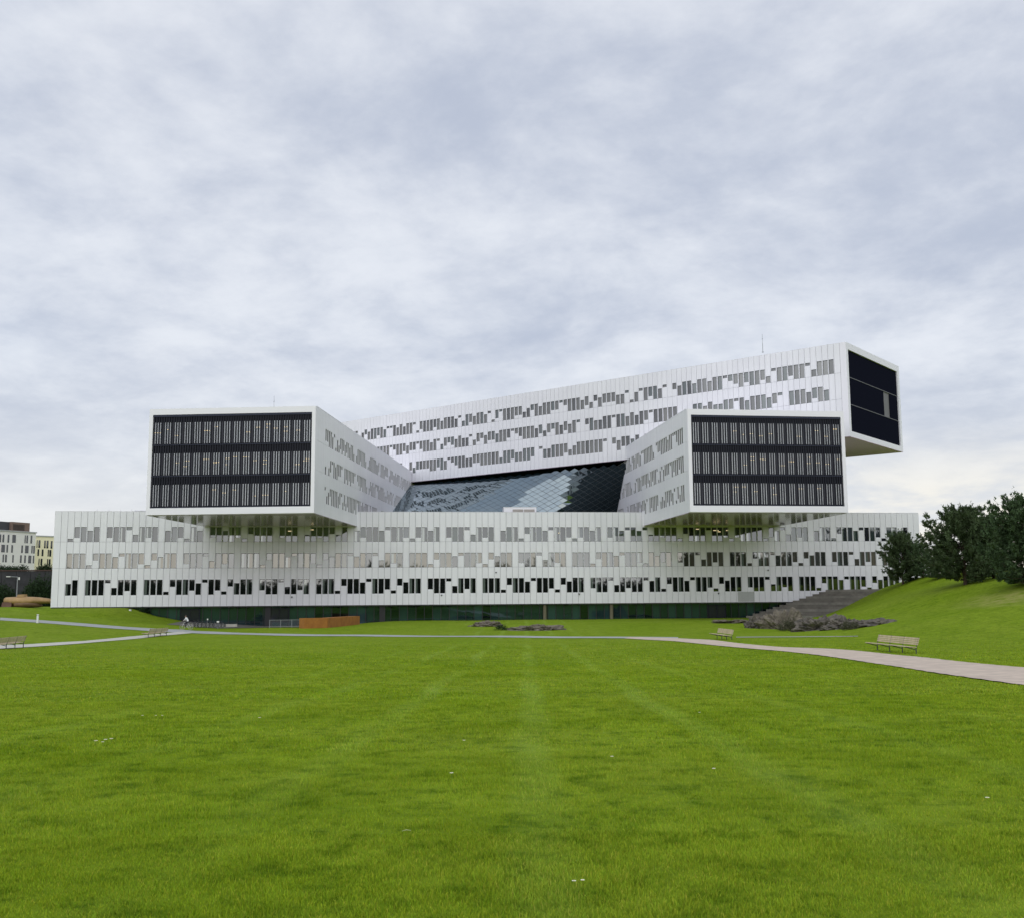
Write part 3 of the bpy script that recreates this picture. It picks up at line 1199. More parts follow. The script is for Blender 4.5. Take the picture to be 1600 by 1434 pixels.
# ------------------------------------------------------------------ stairs up the hill beside the building
STONE = mat('dark stair stone', (0.19, 0.175, 0.155), rough=0.9, var=0.3, vscale=0.8, bump=0.3, bscale=6)
STONE2 = mat('worn stair stone', (0.25, 0.235, 0.21), rough=0.9, var=0.25, vscale=0.7, bump=0.3, bscale=6)
stairs = thing('stairway', 'wide dark stone steps climbing the grassy hill beside the white facade', 'stairs', (BX, BY, -1.1), R(BTH))
NST = 13
for k in range(NST):
    s0, s1 = 108.2 + k * 1.13, 108.2 + (k + 1) * 1.13
    if k == NST - 1:
        s1 += 6
    zt_, zb_ = (k + 1) * (4.42 / NST), -0.6
    sk, fw = 8.5, -11.0
    gj = .02
    bs_ = [(s0 + gj, -.35, zb_), (s0 + sk + gj, fw, zb_), (s1 + sk - gj, fw, zb_), (s1 - gj, -.35, zb_)]
    tp = [(p[0], p[1], zt_) for p in bs_]
    m_ = MB().prism(bs_, tp)
    m_.build('step', [STONE if k % 3 else STONE2], stairs)

# ------------------------------------------------------------------ rocks
ROCKM = mat('weathered grey rock', (0.080, 0.068, 0.052), rough=0.95, bump=1.0, bscale=3.5, vscale=2.2, color2=(0.22, 0.19, 0.145))
ROCKD = mat('dark cleft rock', (0.045, 0.042, 0.036), rough=0.95, bump=0.9, bscale=3.0, vscale=1.6, color2=(0.19, 0.165, 0.135))


def rock(label, px, py, wx, dy, hz, seed, m=ROCKM, rough=.34):
    x, y = ground(px, py)
    bm = bmesh.new()
    bmesh.ops.create_icosphere(bm, subdivisions=5, radius=1)
    wx, dy, hz = wx * 1.2, dy * 1.2, hz * 1.2
    off = Vector((seed * 3.7, seed * 1.9, seed))
    for v in bm.verts:
        p = v.co.copy()
        n = mnoise.fractal(p * 1.4 + off, 1.0, 2.0, 5)
        c = mnoise.cell(p * 2.1 + off) + .8 * mnoise.cell(p * 4.7 + off) + 1.2 * mnoise.noise(p * 6 + off)
        s = 1 + rough * n + .14 * (c - .5)
        v.co = Vector((p.x * wx * s, p.y * dy * s, max(p.z, -.35) * hz * (1 + rough * 1.2 * n + .22 * (c - .5))))
    me = bpy.data.meshes.new('rock')
    bm.to_mesh(me)
    bm.free()
    me.materials.append(m)
    o = link('rock', me)
    o.location = (x, y + dy * .6, tz(x, y + dy * .6) - .05)
    return tag(o, label, 'rock', 'rocks showing through the lawn')


rock('small brown rock mound in the lawn, further left of the two', 762, 978, 1.75, 1.5, .55, 1)
rock('longer low rock mound in the lawn with a shrub at its left end', 838, 984.5, 2.9, 1.4, .55, 2)
rock('dark blocky rock at the left end of the outcrop below the steps', 1188, 981, 1.4, 1.5, 1.05, 3, ROCKD)
rock('tall rounded brown rock in front of the foot of the steps', 1228, 982, 2.1, 1.8, 1.55, 4)
rock('fissured dark rock in the middle of the outcrop below the hill', 1284, 983, 2.2, 1.7, 1.2, 5, ROCKD, .42)
rock('black cleft rock right of the middle of the outcrop', 1328, 980, 1.8, 1.5, .85, 6, ROCKD, .42)
rock('long flat dark rock tapering out at the right end of the outcrop', 1366, 976.5, 2.1, 1.2, .5, 7, ROCKD)
rock('low flat rock with pale top between the glass doors and the steps', 1150, 973, 2.6, 1.6, .4, 8)

# ------------------------------------------------------------------ plants
def leaf_mat(name, c1, c2, trans=0.0):
    m = mat(name, c1, rough=0.75, spec=0.15, color2=c2, vscale=0.9)
    return m


PINE = leaf_mat('dark pine needles', (0.038, 0.064, 0.026), (0.105, 0.145, 0.066))
PINE2 = leaf_mat('blue green pine needles', (0.036, 0.066, 0.028), (0.095, 0.145, 0.066))
BARK = mat('pine bark', (0.075, 0.05, 0.035), rough=0.95, var=0.3, vscale=4)
SHRUB = leaf_mat('dark shrub leaves', (0.012, 0.028, 0.012), (0.035, 0.06, 0.022))
DRY = leaf_mat('dry olive brush', (0.060, 0.062, 0.036), (0.125, 0.125, 0.078))


def sprays(cent, dirs, lens, n_each, leaf, r_, spread):
    """needle clumps: small triangles fanned round each shoot"""
    k = len(cent)
    t = r_.random((k, n_each, 1))
    base = cent[:, None, :] + dirs[:, None, :] * (t * lens[:, None, None])
    base = base + r_.normal(0, spread, (k, n_each, 3))
    d = dirs[:, None, :] * .9 + r_.normal(0, .62, (k, n_each, 3))
    d /= np.linalg.norm(d, axis=2, keepdims=True)
    s = np.cross(d, r_.normal(0, 1, (k, n_each, 3)))
    s /= np.linalg.norm(s, axis=2, keepdims=True) + 1e-9
    L_ = leaf * r_.uniform(.6, 1.4, (k, n_each, 1))
    w = L_ * .22
    a, b, c = base - s * w, base + s * w, base + d * L_
    V = np.stack([a, b, c], 2).reshape(-1, 3)
    return V


def pine(label, px, py, top_py, width_px, seed, m, bottom=.1, shift=0.0, lean=0.0, dist=None):
    if dist is None:
        x, y = ground(px, py)
    else:
        x, y, _ = at_y(px, py, dist)
    zg = tz(x, y)
    H = (at_y(px, top_py, y)[2] - zg) * .96
    Wd = width_px / F_PX * y / 2
    r_ = np.random.default_rng(seed)
    root = thing('pine_tree', label, 'tree', (x, y, zg - .1), 0, 'pines on the hill')
    tr = MB()
    pts = [Vector((lean * t * t * H + .12 * math.sin(3 * t + seed), .1 * math.sin(2.3 * t + seed), t * H * .94)) for t in np.linspace(0, 1, 9)]
    for i in range(8):
        r0, r1 = .2 * (1 - i / 8.5), .2 * (1 - (i + 1) / 8.5)
        tr.tube(pts[i], pts[i + 1], r0 * H / 8, r1 * H / 8, 8)
    cent, dirs, lens = [], [], []
    nb = 150
    for b in range(nb):
        t = bottom + (1 - bottom) * (b + r_.random()) / nb
        prof = (1 - ((t - .42) / .62) ** 2) if t > .42 else (.72 + .28 * (t - bottom) / max(.42 - bottom, .01))
        prof = max(prof, .10) ** .8
        ang = b * 2.399 + r_.normal(0, .35)
        Lb = Wd * prof * r_.uniform(.48, 1.22)
        up = .10 + .75 * max(0, t - .3) + r_.normal(0, .10)
        d = Vector((math.cos(ang), math.sin(ang), up)).normalized()
        p0 = Vector((lean * t * t * H, 0, t * H * .93))
        # limb, drooping then lifting at its end
        p1 = p0 + d * Lb * .55 + Vector((0, 0, -.08 * Lb))
        p2 = p0 + d * Lb + Vector((0, 0, .12 * Lb))
        tr.tube(p0, p1, .035 * H / 8, .022 * H / 8, 4)
        tr.tube(p1, p2, .022 * H / 8, .008, 4)
        ns = max(5, int(Lb * 6.5))
        for s in range(ns):
            f = r_.uniform(.28, 1.0) if r_.random() < .88 else r_.uniform(.1, .5)
            q = (p0.lerp(p1, f / .55) if f < .55 else p1.lerp(p2, (f - .55) / .45))
            sd = np.array(d) * .6 + r_.normal(0, .55, 3) + np.array([0, 0, .42])
            sd /= np.linalg.norm(sd)
            cent.append(np.array(q))
            dirs.append(sd)
            lens.append(r_.uniform(.25, .62) * (1.05 - .35 * f) * H / 8)
    # upright candles on the outline
    for b in range(110):
        ang = r_.uniform(0, 2 * math.pi)
        t = r_.uniform(.55, 1.0)
        prof = max(1 - ((t - .42) / .62) ** 2, .05) ** .8
        rr = Wd * prof * r_.uniform(.3, .98)
        cent.append(np.array([lean * t * t * H + rr * math.cos(ang), rr * math.sin(ang), t * H * .95]))
        dd = np.array([math.cos(ang) * .25, math.sin(ang) * .25, 1.0])
        dirs.append(dd / np.linalg.norm(dd))
        lens.append(r_.uniform(.6, 1.5) * H / 8)
    V = sprays(np.array(cent), np.array(dirs), np.array(lens), 20, .24 * H / 8, r_, .04 * H / 8)
    V[:, 2] = np.maximum(V[:, 2], .25)
    tr.build('trunk', [BARK], root)
    link('crown', np_mesh('crown', V, np.arange(len(V)).reshape(-1, 3), [m]), root)
    return root


pine('small pine on the hill in front of the right end of the white building', 1412, 911.5, 829, 74, 11, PINE, bottom=.10, lean=-.02)
pine('dark narrow pine half hidden behind the small pine', 1443, 905, 846, 58, 12, PINE2, bottom=.05, dist=158)
pine('broad pine with rounded top and bare foot standing on the crest', 1508, 913, 788, 130, 13, PINE, bottom=.07)
pine('pine standing back between the broad pine and the edge of the picture', 1552, 905, 803, 84, 14, PINE2, bottom=.05, dist=132)
pine('tallest bluish pine cut off by the right edge', 1606, 914, 770, 146, 15, PINE2, bottom=.02)
pine('low dark pine filling the gap under the broad pine', 1468, 905, 858, 62, 17, PINE2, bottom=.02, dist=150)


def bush(name, label, x, y, rx, ry, rz, n, leaf, m, seed, cat='shrub', group=None):
    r_ = np.random.default_rng(seed)
    z = tz(x, y)
    root = thing(name, label, cat, (x, y, z - .05), 0, group)
    st = MB()
    cent, dirs = [], []
    for k in range(n):
        v = r_.normal(0, 1, 3)
        v[2] = abs(v[2])
        v /= np.linalg.norm(v)
        f = r_.uniform(.45, 1.0) * (1 + .25 * mnoise.noise(Vector(v * 2.2) + Vector((seed, 0, 0))))
        p = v * np.array([rx, ry, rz]) * f
        cent.append(p)
        dirs.append((v + np.array([0, 0, .5])) / np.linalg.norm(v + np.array([0, 0, .5])))
        if k % 9 == 0:
            st.tube((r_.normal(0, .08 * rx), r_.normal(0, .08 * ry), 0), p * .9, .02, .006, 4)
    V = sprays(np.array(cent), np.array(dirs), np.full(n, leaf * 2), 9, leaf, r_, leaf * .7)
    V[:, 2] = np.maximum(V[:, 2], .02)
    st.build('stem', [BARK], root)
    link('foliage', np_mesh('foliage', V, np.arange(len(V)).reshape(-1, 3), [m]), root)
    return root


gx_, gy_ = ground(783, 984)
bush('shrub', 'small green shrub at the left end of the longer rock mound', gx_, gy_, .7, .5, .55, 90, .13, SHRUB, 31)
gx_, gy_ = ground(1238, 984.5)
bush('dry_bush', 'dry olive brown bush growing over the tall rounded rock', gx_, gy_ - .2, 1.6, .9, 1.25, 330, .13, DRY, 32, 'bush')
gx_, gy_ = ground(1327, 983)
bush('dry_bush', 'straw coloured tuft beside the black cleft rock', gx_, gy_ - .1, .9, .5, .75, 160, .12, DRY, 33, 'bush')
for k, (px, sc_) in enumerate(((221, .8), (226, 1.0), (231, 1.2))):
    gx_, gy_ = ground(px, 955.5 + k * 1.0)
    bush('shrub', ['leftmost of three thin young shrubs on the bank under the white block', 'middle one of three thin young shrubs on the bank under the white block',
                   'rightmost and tallest of three thin young shrubs on the bank'][k], gx_, gy_, .3, .3, .75 * sc_, 46, .12, SHRUB, 40 + k, group='young shrubs on the bank')

# ------------------------------------------------------------------ benches
WOOD = mat('weathered pale wood slat', (0.56, 0.46, 0.31), rough=0.8, var=0.18, vscale=3)
STEELG = mat('dark green grey steel', (0.06, 0.065, 0.06), rough=0.55)
BLEN = 6.0


def make_bench(label, loc, rz):
    root = thing('bench', label, 'bench', loc, rz, 'slatted wooden benches along the paths')
    n = 4
    for k in range(5):
        y0 = -.22 + k * .14
        MB().box((-BLEN / 2, y0, .43 - .012 * k), (BLEN / 2, y0 + .115, .465 - .012 * k)).build('seat_slat', [WOOD], root)
    for k in range(4):
        M = T((0, .50 + k * .03, .52 + k * .10)) @ Matrix.Rotation(R(-16), 4, 'X')
        MB().box((-BLEN / 2, 0, 0), (BLEN / 2, .03, .08), M=M).build('back_slat', [WOOD], root)
    for k in range(n):
        x = -BLEN / 2 + .12 + k * (BLEN - .24) / (n - 1)
        m_ = MB().tube((x, .46, 0), (x, .46, .40), .032, n=6).tube((x, .46, .26), (x, -.14, .415), .024, n=6).tube((x, -.2, .42), (x, .50, .385), .022, n=6)
        m_.tube((x, .48, .39), (x, .635, .92), .022, n=6).box((x - .07, .39, 0), (x + .07, .53, .02))
        m_.build('support', [STEELG], root)
    return root


def seat_on(a, b, face_cam=True):
    """bench whose feet stand at two plan points; returns place and turn"""
    (xa, ya), (xb, yb) = a, b
    ang = math.atan2(yb - ya, xb - xa)
    cx, cy = (xa + xb) / 2, (ya + yb) / 2
    if not face_cam:
        ang += math.pi
    c, s = math.cos(ang), math.sin(ang)
    return (cx + s * .46, cy - c * .46, tz(cx, cy) - .01), ang


loc, ang = seat_on(ground(1366, 1015.2), ground(1438, 1021.5))
bench = make_bench('wooden bench beside the wide gravel path below the hill', loc, ang)
loc, ang = seat_on(ground(1121, 997.3), ground(1143, 999.2))
copy_tree(bench, loc, ang, 'pale bench across the gravel path, in front of the rocks')
loc, ang = seat_on(ground(-8, 1015.0), ground(39, 1011.3), False)
copy_tree(bench, loc, ang, 'bench seen from behind, cut off by the left edge')
loc, ang = seat_on(ground(235, 995.2), ground(257, 992.6), False)
copy_tree(bench, loc, ang, 'small far bench seen from behind where two paths meet')

# ------------------------------------------------------------------ rusty steel wall
RUST = mat('orange weathering steel', (0.40, 0.165, 0.028), rough=0.85, vscale=1.2, color2=(0.27, 0.10, 0.02), bump=0.15, bscale=8)
a = ground(475.5, 981.3)
b = ground(511.5, 980.3)
c_ = ground(562, 974.6)
rust = thing('rusty_wall', 'orange rusty steel wall box standing in the lawn before the glass ground floor', 'wall', (a[0], a[1], tz(*a)))


def wall_seg(p, q, h0, h1, th):
    dx_, dy_ = q[0] - p[0], q[1] - p[1]
    l_ = math.hypot(dx_, dy_)
    nx_, ny_ = -dy_ / l_ * th, dx_ / l_ * th
    ox, oy = a
    base_ = [(p[0] - ox, p[1] - oy, -.1), (q[0] - ox, q[1] - oy, -.1), (q[0] + nx_ - ox, q[1] + ny_ - oy, -.1), (p[0] + nx_ - ox, p[1] + ny_ - oy, -.1)]
    top_ = [(base_[0][0], base_[0][1], h0), (base_[1][0], base_[1][1], h1), (base_[2][0], base_[2][1], h1), (base_[3][0], base_[3][1], h0)]
    return MB().prism(base_, top_)


b2 = (b[0] + (c_[0] - b[0]) * .012, b[1] + (c_[1] - b[1]) * .012)
wall_seg(a, b, 1.30, 1.28, 1.4).build('steel_plate', [RUST], rust)
wall_seg(b2, c_, 1.28, 1.34, 1.4).build('steel_plate', [RUST], rust)

# ------------------------------------------------------------------ plaza strip, railing
def plaza():
    V, Fc = [], []
    n = 40
    for i in range(n + 1):
        s = 19.5 + (47 - 19.5) * i / n
        for d_ in (0.9, -4, -9, -15, -21, -27):
            wgt = .35 + .65 * math.sin(math.pi * i / n) ** .5
            p = Vector((BX, BY, 0)) + bd * s + bn * (d_ if d_ > 0 else d_ * wgt)
            V.append((p.x, p.y, tz(p.x, p.y) + .045))
    for i in range(n):
        for j in range(5):
            q = i * 6 + j
            Fc.append((q, q + 1, q + 7, q + 6))
    o = MB().add(V, Fc).build('plaza', [PAVE])
    bm = bmesh.new()
    bm.from_mesh(o.data)
    bmesh.ops.recalc_face_normals(bm, faces=bm.faces)
    if sum(f.normal.z for f in bm.faces) < 0:
        bmesh.ops.reverse_faces(bm, faces=bm.faces)
    bm.to_mesh(o.data)
    bm.free()
    tag(o, 'grey paved forecourt before the glass doors', None, None, 'structure')


plaza()
GALV = mat('galvanised steel', (0.28, 0.29, 0.31), rough=0.5, metal=0.4)
ra, rb_ = ground(421, 980.5), ground(473, 980)
rail = thing('railing', 'low grey metal railing running up to the rusty wall', 'railing', (ra[0], ra[1], tz(ra[0], ra[1]) + .02), math.atan2(rb_[1] - ra[1], rb_[0] - ra[0]))
Lr = math.hypot(rb_[0] - ra[0], rb_[1] - ra[1])
for zz in (.98, .12):
    MB().tube((0, 0, zz), (Lr, 0, zz), .03, n=6).build('rail', [GALV], rail)
m_ = MB()
k = 0
while k * .12 < Lr:
    m_.tube((k * .12, 0, .12), (k * .12, 0, .98), .011, n=4)
    k += 1
o = m_.build('baluster', [GALV], rail)
o['kind'] = 'stuff'
for k in range(4):
    MB().box((Lr * k / 3 - .03, -.03, 0), (Lr * k / 3 + .03, .03, 1.02)).build('post', [GALV], rail)
CONC = mat('pale concrete', (0.45, 0.43, 0.37), rough=0.9, var=0.12, vscale=2)
cx_, cy_ = ground(362, 979.5)
cb = thing('concrete_seat', 'pale concrete block seat on the forecourt right of the parked bicycles', 'seat', (cx_, cy_, tz(cx_, cy_)), R(8))
MB().box((-.75, -.3, .08), (.75, .3, .48)).build('block', [CONC], cb)
MB().box((-.65, -.2, 0), (.65, .2, .08)).build('plinth', [STONE], cb)

# ------------------------------------------------------------------ bicycles and rider
TYRE = mat('tyre rubber', (0.03, 0.03, 0.03), rough=0.8)
RIMM = mat('pale rim metal', (0.5, 0.5, 0.48), rough=0.4, metal=0.5)
BIKEC = mat('pale bicycle frame', (0.5, 0.52, 0.5), rough=0.4)
BIKED = mat('dark bicycle frame', (0.05, 0.055, 0.07), rough=0.4)


def ring(cx, cz, r, tr, n=24, k=6):
    V, Fc = [], []
    for i in range(n):
        t = 2 * math.pi * i / n
        for j in range(k):
            u = 2 * math.pi * j / k
            rr = r + tr * math.cos(u)
            V.append((cx + rr * math.cos(t), tr * math.sin(u), cz + rr * math.sin(t)))
    for i in range(n):
        for j in range(k):
            Fc.append((i * k + j, i * k + (j + 1) % k, ((i + 1) % n) * k + (j + 1) % k, ((i + 1) % n) * k + j))
    return V, Fc


def make_bike(label, loc, rz, fm, tm, group=None):
    root = thing('bicycle', label, 'bicycle', loc, rz, group)
    for cx in (-.52, .52):
        w = MB()
        w.add(*ring(cx, .34, .325, .03))
        wo = shade_smooth(w.build('wheel', [tm], root))
        sp = MB()
        for k in range(9):
            t = math.pi * k / 9
            sp.tube((cx - .3 * math.cos(t), 0, .34 - .3 * math.sin(t)), (cx + .3 * math.cos(t), 0, .34 + .3 * math.sin(t)), .004, n=3)
        sp.build('spokes', [RIMM], wo)
    f = MB()
    bbk, seat_t, head_t, head_b = (-.08, 0, .29), (-.22, 0, .82), (.36, 0, .86), (.40, 0, .70)
    for p, q in ((bbk, seat_t), (seat_t, head_t), (bbk, head_b), (head_b, head_t), (bbk, (-.52, 0, .34)), ((-.2, 0, .74), (-.52, 0, .34)), (head_b, (.52, 0, .34))):
        f.tube(p, q, .024, n=6)
    f.build('bike_frame', [fm], root)
    MB().box((-.36, -.07, .89), (-.10, .07, .94)).tube((-.22, 0, .82), (-.235, 0, .89), .015, n=6).build('saddle', [BLACK], root)
    MB().tube((.35, 0, .86), (.33, 0, 1.02), .016, n=6).tube((.33, -.29, 1.03), (.33, .29, 1.03), .014, n=6).build('handlebar', [BLACK], root)
    MB().tube((-.08, -.13, .29), (-.08, .13, .29), .02, n=6).tube((-.08, .12, .29), (.06, .12, .2), .012, n=5).tube((-.08, -.12, .29), (-.2, -.12, .38), .012, n=5).build('crank', [BLACK], root)
    return root


bx_, by_ = ground(291, 983.6)
BIKE_S = 1.0
bz_ = tz(bx_, by_) + .045
make_bike('pale bicycle being ridden along the path past the bank', (bx_, by_, bz_), R(180 - 6), BIKEC, mat('pale tyre', (0.32, 0.30, 0.25), rough=0.7))


def rider(x, y, z, rz):
    """seated cyclist: one skinned body, local +X forward"""
    J = {
        'pelvis': (-.22, 0, .98, .135), 'waist': (-.14, 0, 1.13, .125), 'chest': (-.01, 0, 1.33, .155), 'neck': (.07, 0, 1.47, .058), 'head': (.12, 0, 1.56, .085), 'crown': (.13, 0, 1.68, .085),
        'shl': (.01, .18, 1.40, .068), 'ell': (.18, .23, 1.19, .045), 'hal': (.33, .24, 1.06, .034), 'shr': (.01, -.18, 1.40, .068), 'elr': (.18, -.23, 1.19, .045), 'har': (.33, -.24, 1.06, .034),
        'hil': (-.20, .10, .94, .105), 'knl': (.18, .13, .74, .07), 'anl': (.02, .13, .30, .042), 'tol': (.18, .13, .22, .036),
        'hir': (-.20, -.10, .94, .105), 'knr': (.10, -.13, .88, .07), 'anr': (-.22, -.13, .48, .042), 'tor': (-.06, -.13, .40, .036)}
    E = [('pelvis', 'waist'), ('waist', 'chest'), ('chest', 'neck'), ('neck', 'head'), ('head', 'crown'), ('chest', 'shl'), ('shl', 'ell'), ('ell', 'hal'), ('chest', 'shr'), ('shr', 'elr'), ('elr', 'har'),
         ('pelvis', 'hil'), ('hil', 'knl'), ('knl', 'anl'), ('anl', 'tol'), ('pelvis', 'hir'), ('hir', 'knr'), ('knr', 'anr'), ('anr', 'tor')]
    names = list(J)
    me = bpy.data.meshes.new('person')
    me.from_pydata([J[k][:3] for k in names], [(names.index(a_), names.index(b_)) for a_, b_ in E], [])
    o = bpy.data.objects.new('person', me)
    COL.objects.link(o)
    sk = o.modifiers.new('skin', 'SKIN')
    for i, k_ in enumerate(names):
        me.skin_vertices[0].data[i].radius = (J[k_][3],) * 2
    me.skin_vertices[0].data[0].use_root = True
    o.modifiers.new('sub', 'SUBSURF').levels = 2
    bpy.context.view_layer.update()
    dg = bpy.context.evaluated_depsgraph_get()
    new = bpy.data.meshes.new_from_object(o.evaluated_get(dg))
    o.modifiers.clear()
    o.data = new
    new.name = 'person'
    mats_ = [mat('skin', (0.5, 0.33, 0.25), rough=0.6), mat('white jacket', (0.75, 0.75, 0.73), rough=0.8), mat('black trousers', (0.015, 0.015, 0.02), rough=0.8), mat('grey shoes', (0.4, 0.4, 0.4), rough=0.7)]
    new.materials.clear()
    for m in mats_:
        new.materials.append(m)
    for p in new.polygons:
        c = p.center
        i = 1
        if c.z > 1.49 or (c.x > .27 and 1.0 < c.z < 1.13 and abs(c.y) > .15):
            i = 0
        elif c.z < 1.02 and not (c.x > .2 and c.z > .98):
            i = 2
        if (c.z < .29 and c.y > 0) or (c.z < .46 and c.y < 0 and c.x < .0 and c.z > .35):
            i = 3
        p.material_index = i
        p.use_smooth = True
    o.location = (x, y, z)
    o.rotation_euler = (0, 0, rz)
    tag(o, 'cyclist in a white jacket and black trousers riding left', 'person')
    hair = MB()
    bm = bmesh.new()
    bmesh.ops.create_uvsphere(bm, u_segments=14, v_segments=9, radius=.108)
    for v in list(bm.verts):
        if v.co.z < -.02 and v.co.x > .03:
            bm.verts.remove(v)
    hm = bpy.data.meshes.new('hair')
    bm.to_mesh(hm)
    bm.free()
    hm.materials.append(mat('brown hair', (0.07, 0.045, 0.03), rough=0.7))
    link('hair', hm, o, T((.105, 0, 1.66)))
    nose = MB().add([(.215, -.02, 1.60), (.215, .02, 1.60), (.245, 0, 1.605), (.21, 0, 1.65)], [(0, 1, 2), (0, 2, 3), (2, 1, 3), (0, 3, 1)])
    nose.build('nose', [mats_[0]], o)
    return o


rider(bx_, by_, bz_, R(180 - 6))
bk = None
names_ = ['leftmost of the bicycles parked at the glass front', 'second bicycle from the left in the parked row', 'third bicycle from the left in the parked row', 'middle bicycle of the parked row',
          'third bicycle from the right in the parked row', 'second bicycle from the right in the parked row', 'rightmost bicycle of the parked row, by the small white sign']
for k in range(7):
    px = 306 + k * 6.2
    x, y = ground(px, 980.6)
    if bk is None:
        bk = make_bike(names_[0], (x, y, tz(x, y) + .045), R(52), BIKED, TYRE, 'bicycles parked on the forecourt')
    else:
        copy_tree(bk, (x, y, tz(x, y) + .045), R(52 + (k * 37) % 23 - 9), names_[k])
SIGNW = mat('white sign plate', (0.8, 0.8, 0.78), rough=0.5)
for px, py, hh_, lab in ((324, 980.5, 1.15, 'slim post with a small white plate behind the parked bicycles'), (340.3, 982, .95, 'low post with a wider white plate at the right end of the bicycles')):
    x, y = ground(px, py)
    sg = thing('sign', lab, 'sign', (x, y, tz(x, y)), R(5), None)
    MB().tube((0, 0, 0), (0, 0, hh_), .03, n=8).build('post', [GALV], sg)
    ww = .08 if px < 330 else .15
    MB().box((-ww, -.05, hh_ - .13), (ww, -.031, hh_ + .06)).build('plate', [SIGNW], sg)

# ------------------------------------------------------------------ left side: bollard, lamp, sculpture, wall, far buildings
x, y = ground(58.5, 972.8)
bo_ = thing('bollard', 'white cylindrical bollard light on the edge of the path, left of the building', 'bollard', (x, y, tz(x, y)))
hb = at_y(58.5, 958.8, y)[2] - tz(x, y)
m_ = MB()
m_.tube((0, 0, 0), (0, 0, hb - .22), .125, n=20)
m_.build('post', [SIGNW], bo_)
MB().tube((0, 0, hb - .21), (0, 0, hb - .10), .11, n=20).build('lens', [mat('frosted lens', (0.6, 0.62, 0.62), rough=0.3)], bo_)
MB().tube((0, 0, hb - .10), (0, 0, hb), .128, n=20).build('cap', [SIGNW], bo_)
MB().tube((0, 0, 0), (0, 0, .05), .17, n=20).build('foot', [CONC], bo_)
xs_, ys_ = ground(203.5, 953.6)
dl = thing('marker_light', 'tiny white marker light in the grass under the front of the low block', 'light', (xs_, ys_, tz(xs_, ys_)))
MB().box((-.16, -.12, 0), (.16, .12, .2)).build('body', [SIGNW], dl)
MB().box((-.18, -.14, .2), (.18, .14, .25)).build('cap', [GALV], dl)

LAMPY = 176.0
x, y, _ = at_y(26, 931, LAMPY)
zl = tz(x, y)
ztop = at_y(26, 900.5, LAMPY)[2]
x2 = at_y(15.5, 900.5, LAMPY)[0]
lp = thing('street_lamp', 'grey street lamp with a flat arm pointing left before the dark wall', 'street lamp', (x, y, zl))
MB().tube((0, 0, 0), (0, 0, ztop - zl), .10, .07, n=10).build('pole', [GALV], lp)
MB().tube((0, 0, ztop - zl - .03), (x2 - x, 0, ztop - zl + .03), .05, n=8).build('arm', [GALV], lp)
MB().box((x2 - x - .55, -.16, ztop - zl - .02), (x2 - x + .1, .16, ztop - zl + .10)).build('lamp_head', [SIGNW], lp)
x, y, _ = at_y(30, 905, LAMPY + 3)
sgt = thing('sign', 'small upright white sign on a thin post beside the street lamp', 'sign', (x, y, tz(x, y)))
zz = at_y(30, 905.2, LAMPY + 3)[2] - tz(x, y)
MB().tube((0, 0, 0), (0, 0, zz + .3), .03, n=6).build('post', [BLACK], sgt)
MB().box((-.12, -.05, zz), (.12, -.031, zz + .42)).build('plate', [SIGNW], sgt)

# boat-shaped sculpture
SCY = 176.0
TANS = mat('tan oiled wood', (0.40, 0.25, 0.105), rough=0.6, var=0.25, vscale=0.7, bump=0.1, bscale=4)
BRN = mat('dark brown wood', (0.10, 0.05, 0.03), rough=0.7, var=0.3, vscale=1)
xa = at_y(6.5, 947, SCY)
xe = at_y(92, 947, SCY)
zg = tz(xa[0] + 3, SCY)
sc = thing('hull_sculpture', 'tan and brown boat-shaped wooden sculpture lying on the grass left of the building', 'sculpture', (xa[0], SCY, zg - .05))
Ls = xe[0] - xa[0]
topz = at_y(40, 931.5, SCY)[2] - zg


def loft(sections, n=18):
    V, Fc = [], []
    for (x, zc, ry_, rz_) in sections:
        for i in range(n):
            t = 2 * math.pi * i / n
            V.append((x, ry_ * math.cos(t), zc + rz_ * math.sin(t)))
    k = len(sections)
    for i in range(k - 1):
        for j in range(n):
            Fc.append((i * n + j, i * n + (j + 1) % n, (i + 1) * n + (j + 1) % n, (i + 1) * n + j))
    Fc += [tuple(reversed(range(n))), tuple((k - 1) * n + j for j in range(n))]
    return V, Fc


th = topz
shade_smooth(MB().add(*loft([(0.0, th * .68, .35, th * .22), (.25, th * .67, .8, th * .31), (Ls * .2, th * .64, 1.1, th * .38), (Ls * .4, th * .62, 1.2, th * .42), (Ls * .62, th * .66, 1.1, th * .32),
                             (Ls * .8, th * .61, .8, th * .24), (Ls, th * .58, .35, th * .12)])).build('hull', [TANS], sc))
MB().prism([(-.05, -1.0, 0), (1.7, -1.25, 0), (1.7, 1.0, 0), (-.05, .8, 0)], [(.05, -.8, th * .52), (1.6, -.9, th * .55), (1.6, .8, th * .55), (.05, .7, th * .52)]).build('block', [BRN], sc)
shade_smooth(MB().add(*loft([(1.75, th * .22, .6, th * .24), (2.2, th * .30, 1.15, th * .33), (Ls * .45, th * .33, 1.2, th * .34), (Ls * .6, th * .30, .9, th * .3), (Ls * .68, th * .2, .4, th * .16)])).build('underbody', [mat('red brown wood', (0.17, 0.10, 0.05), rough=0.7, var=0.3, vscale=0.8)], sc))
MB().prism([(2.1, -.5, th * 1.0), (3.45, -.5, th * 1.02), (3.45, .5, th * 1.02), (2.1, .5, th * 1.0)], [(2.3, -.45, th * 1.22), (3.4, -.45, th * 1.26), (3.4, .45, th * 1.26), (2.3, .45, th * 1.22)]).build('hatch', [TANS], sc)

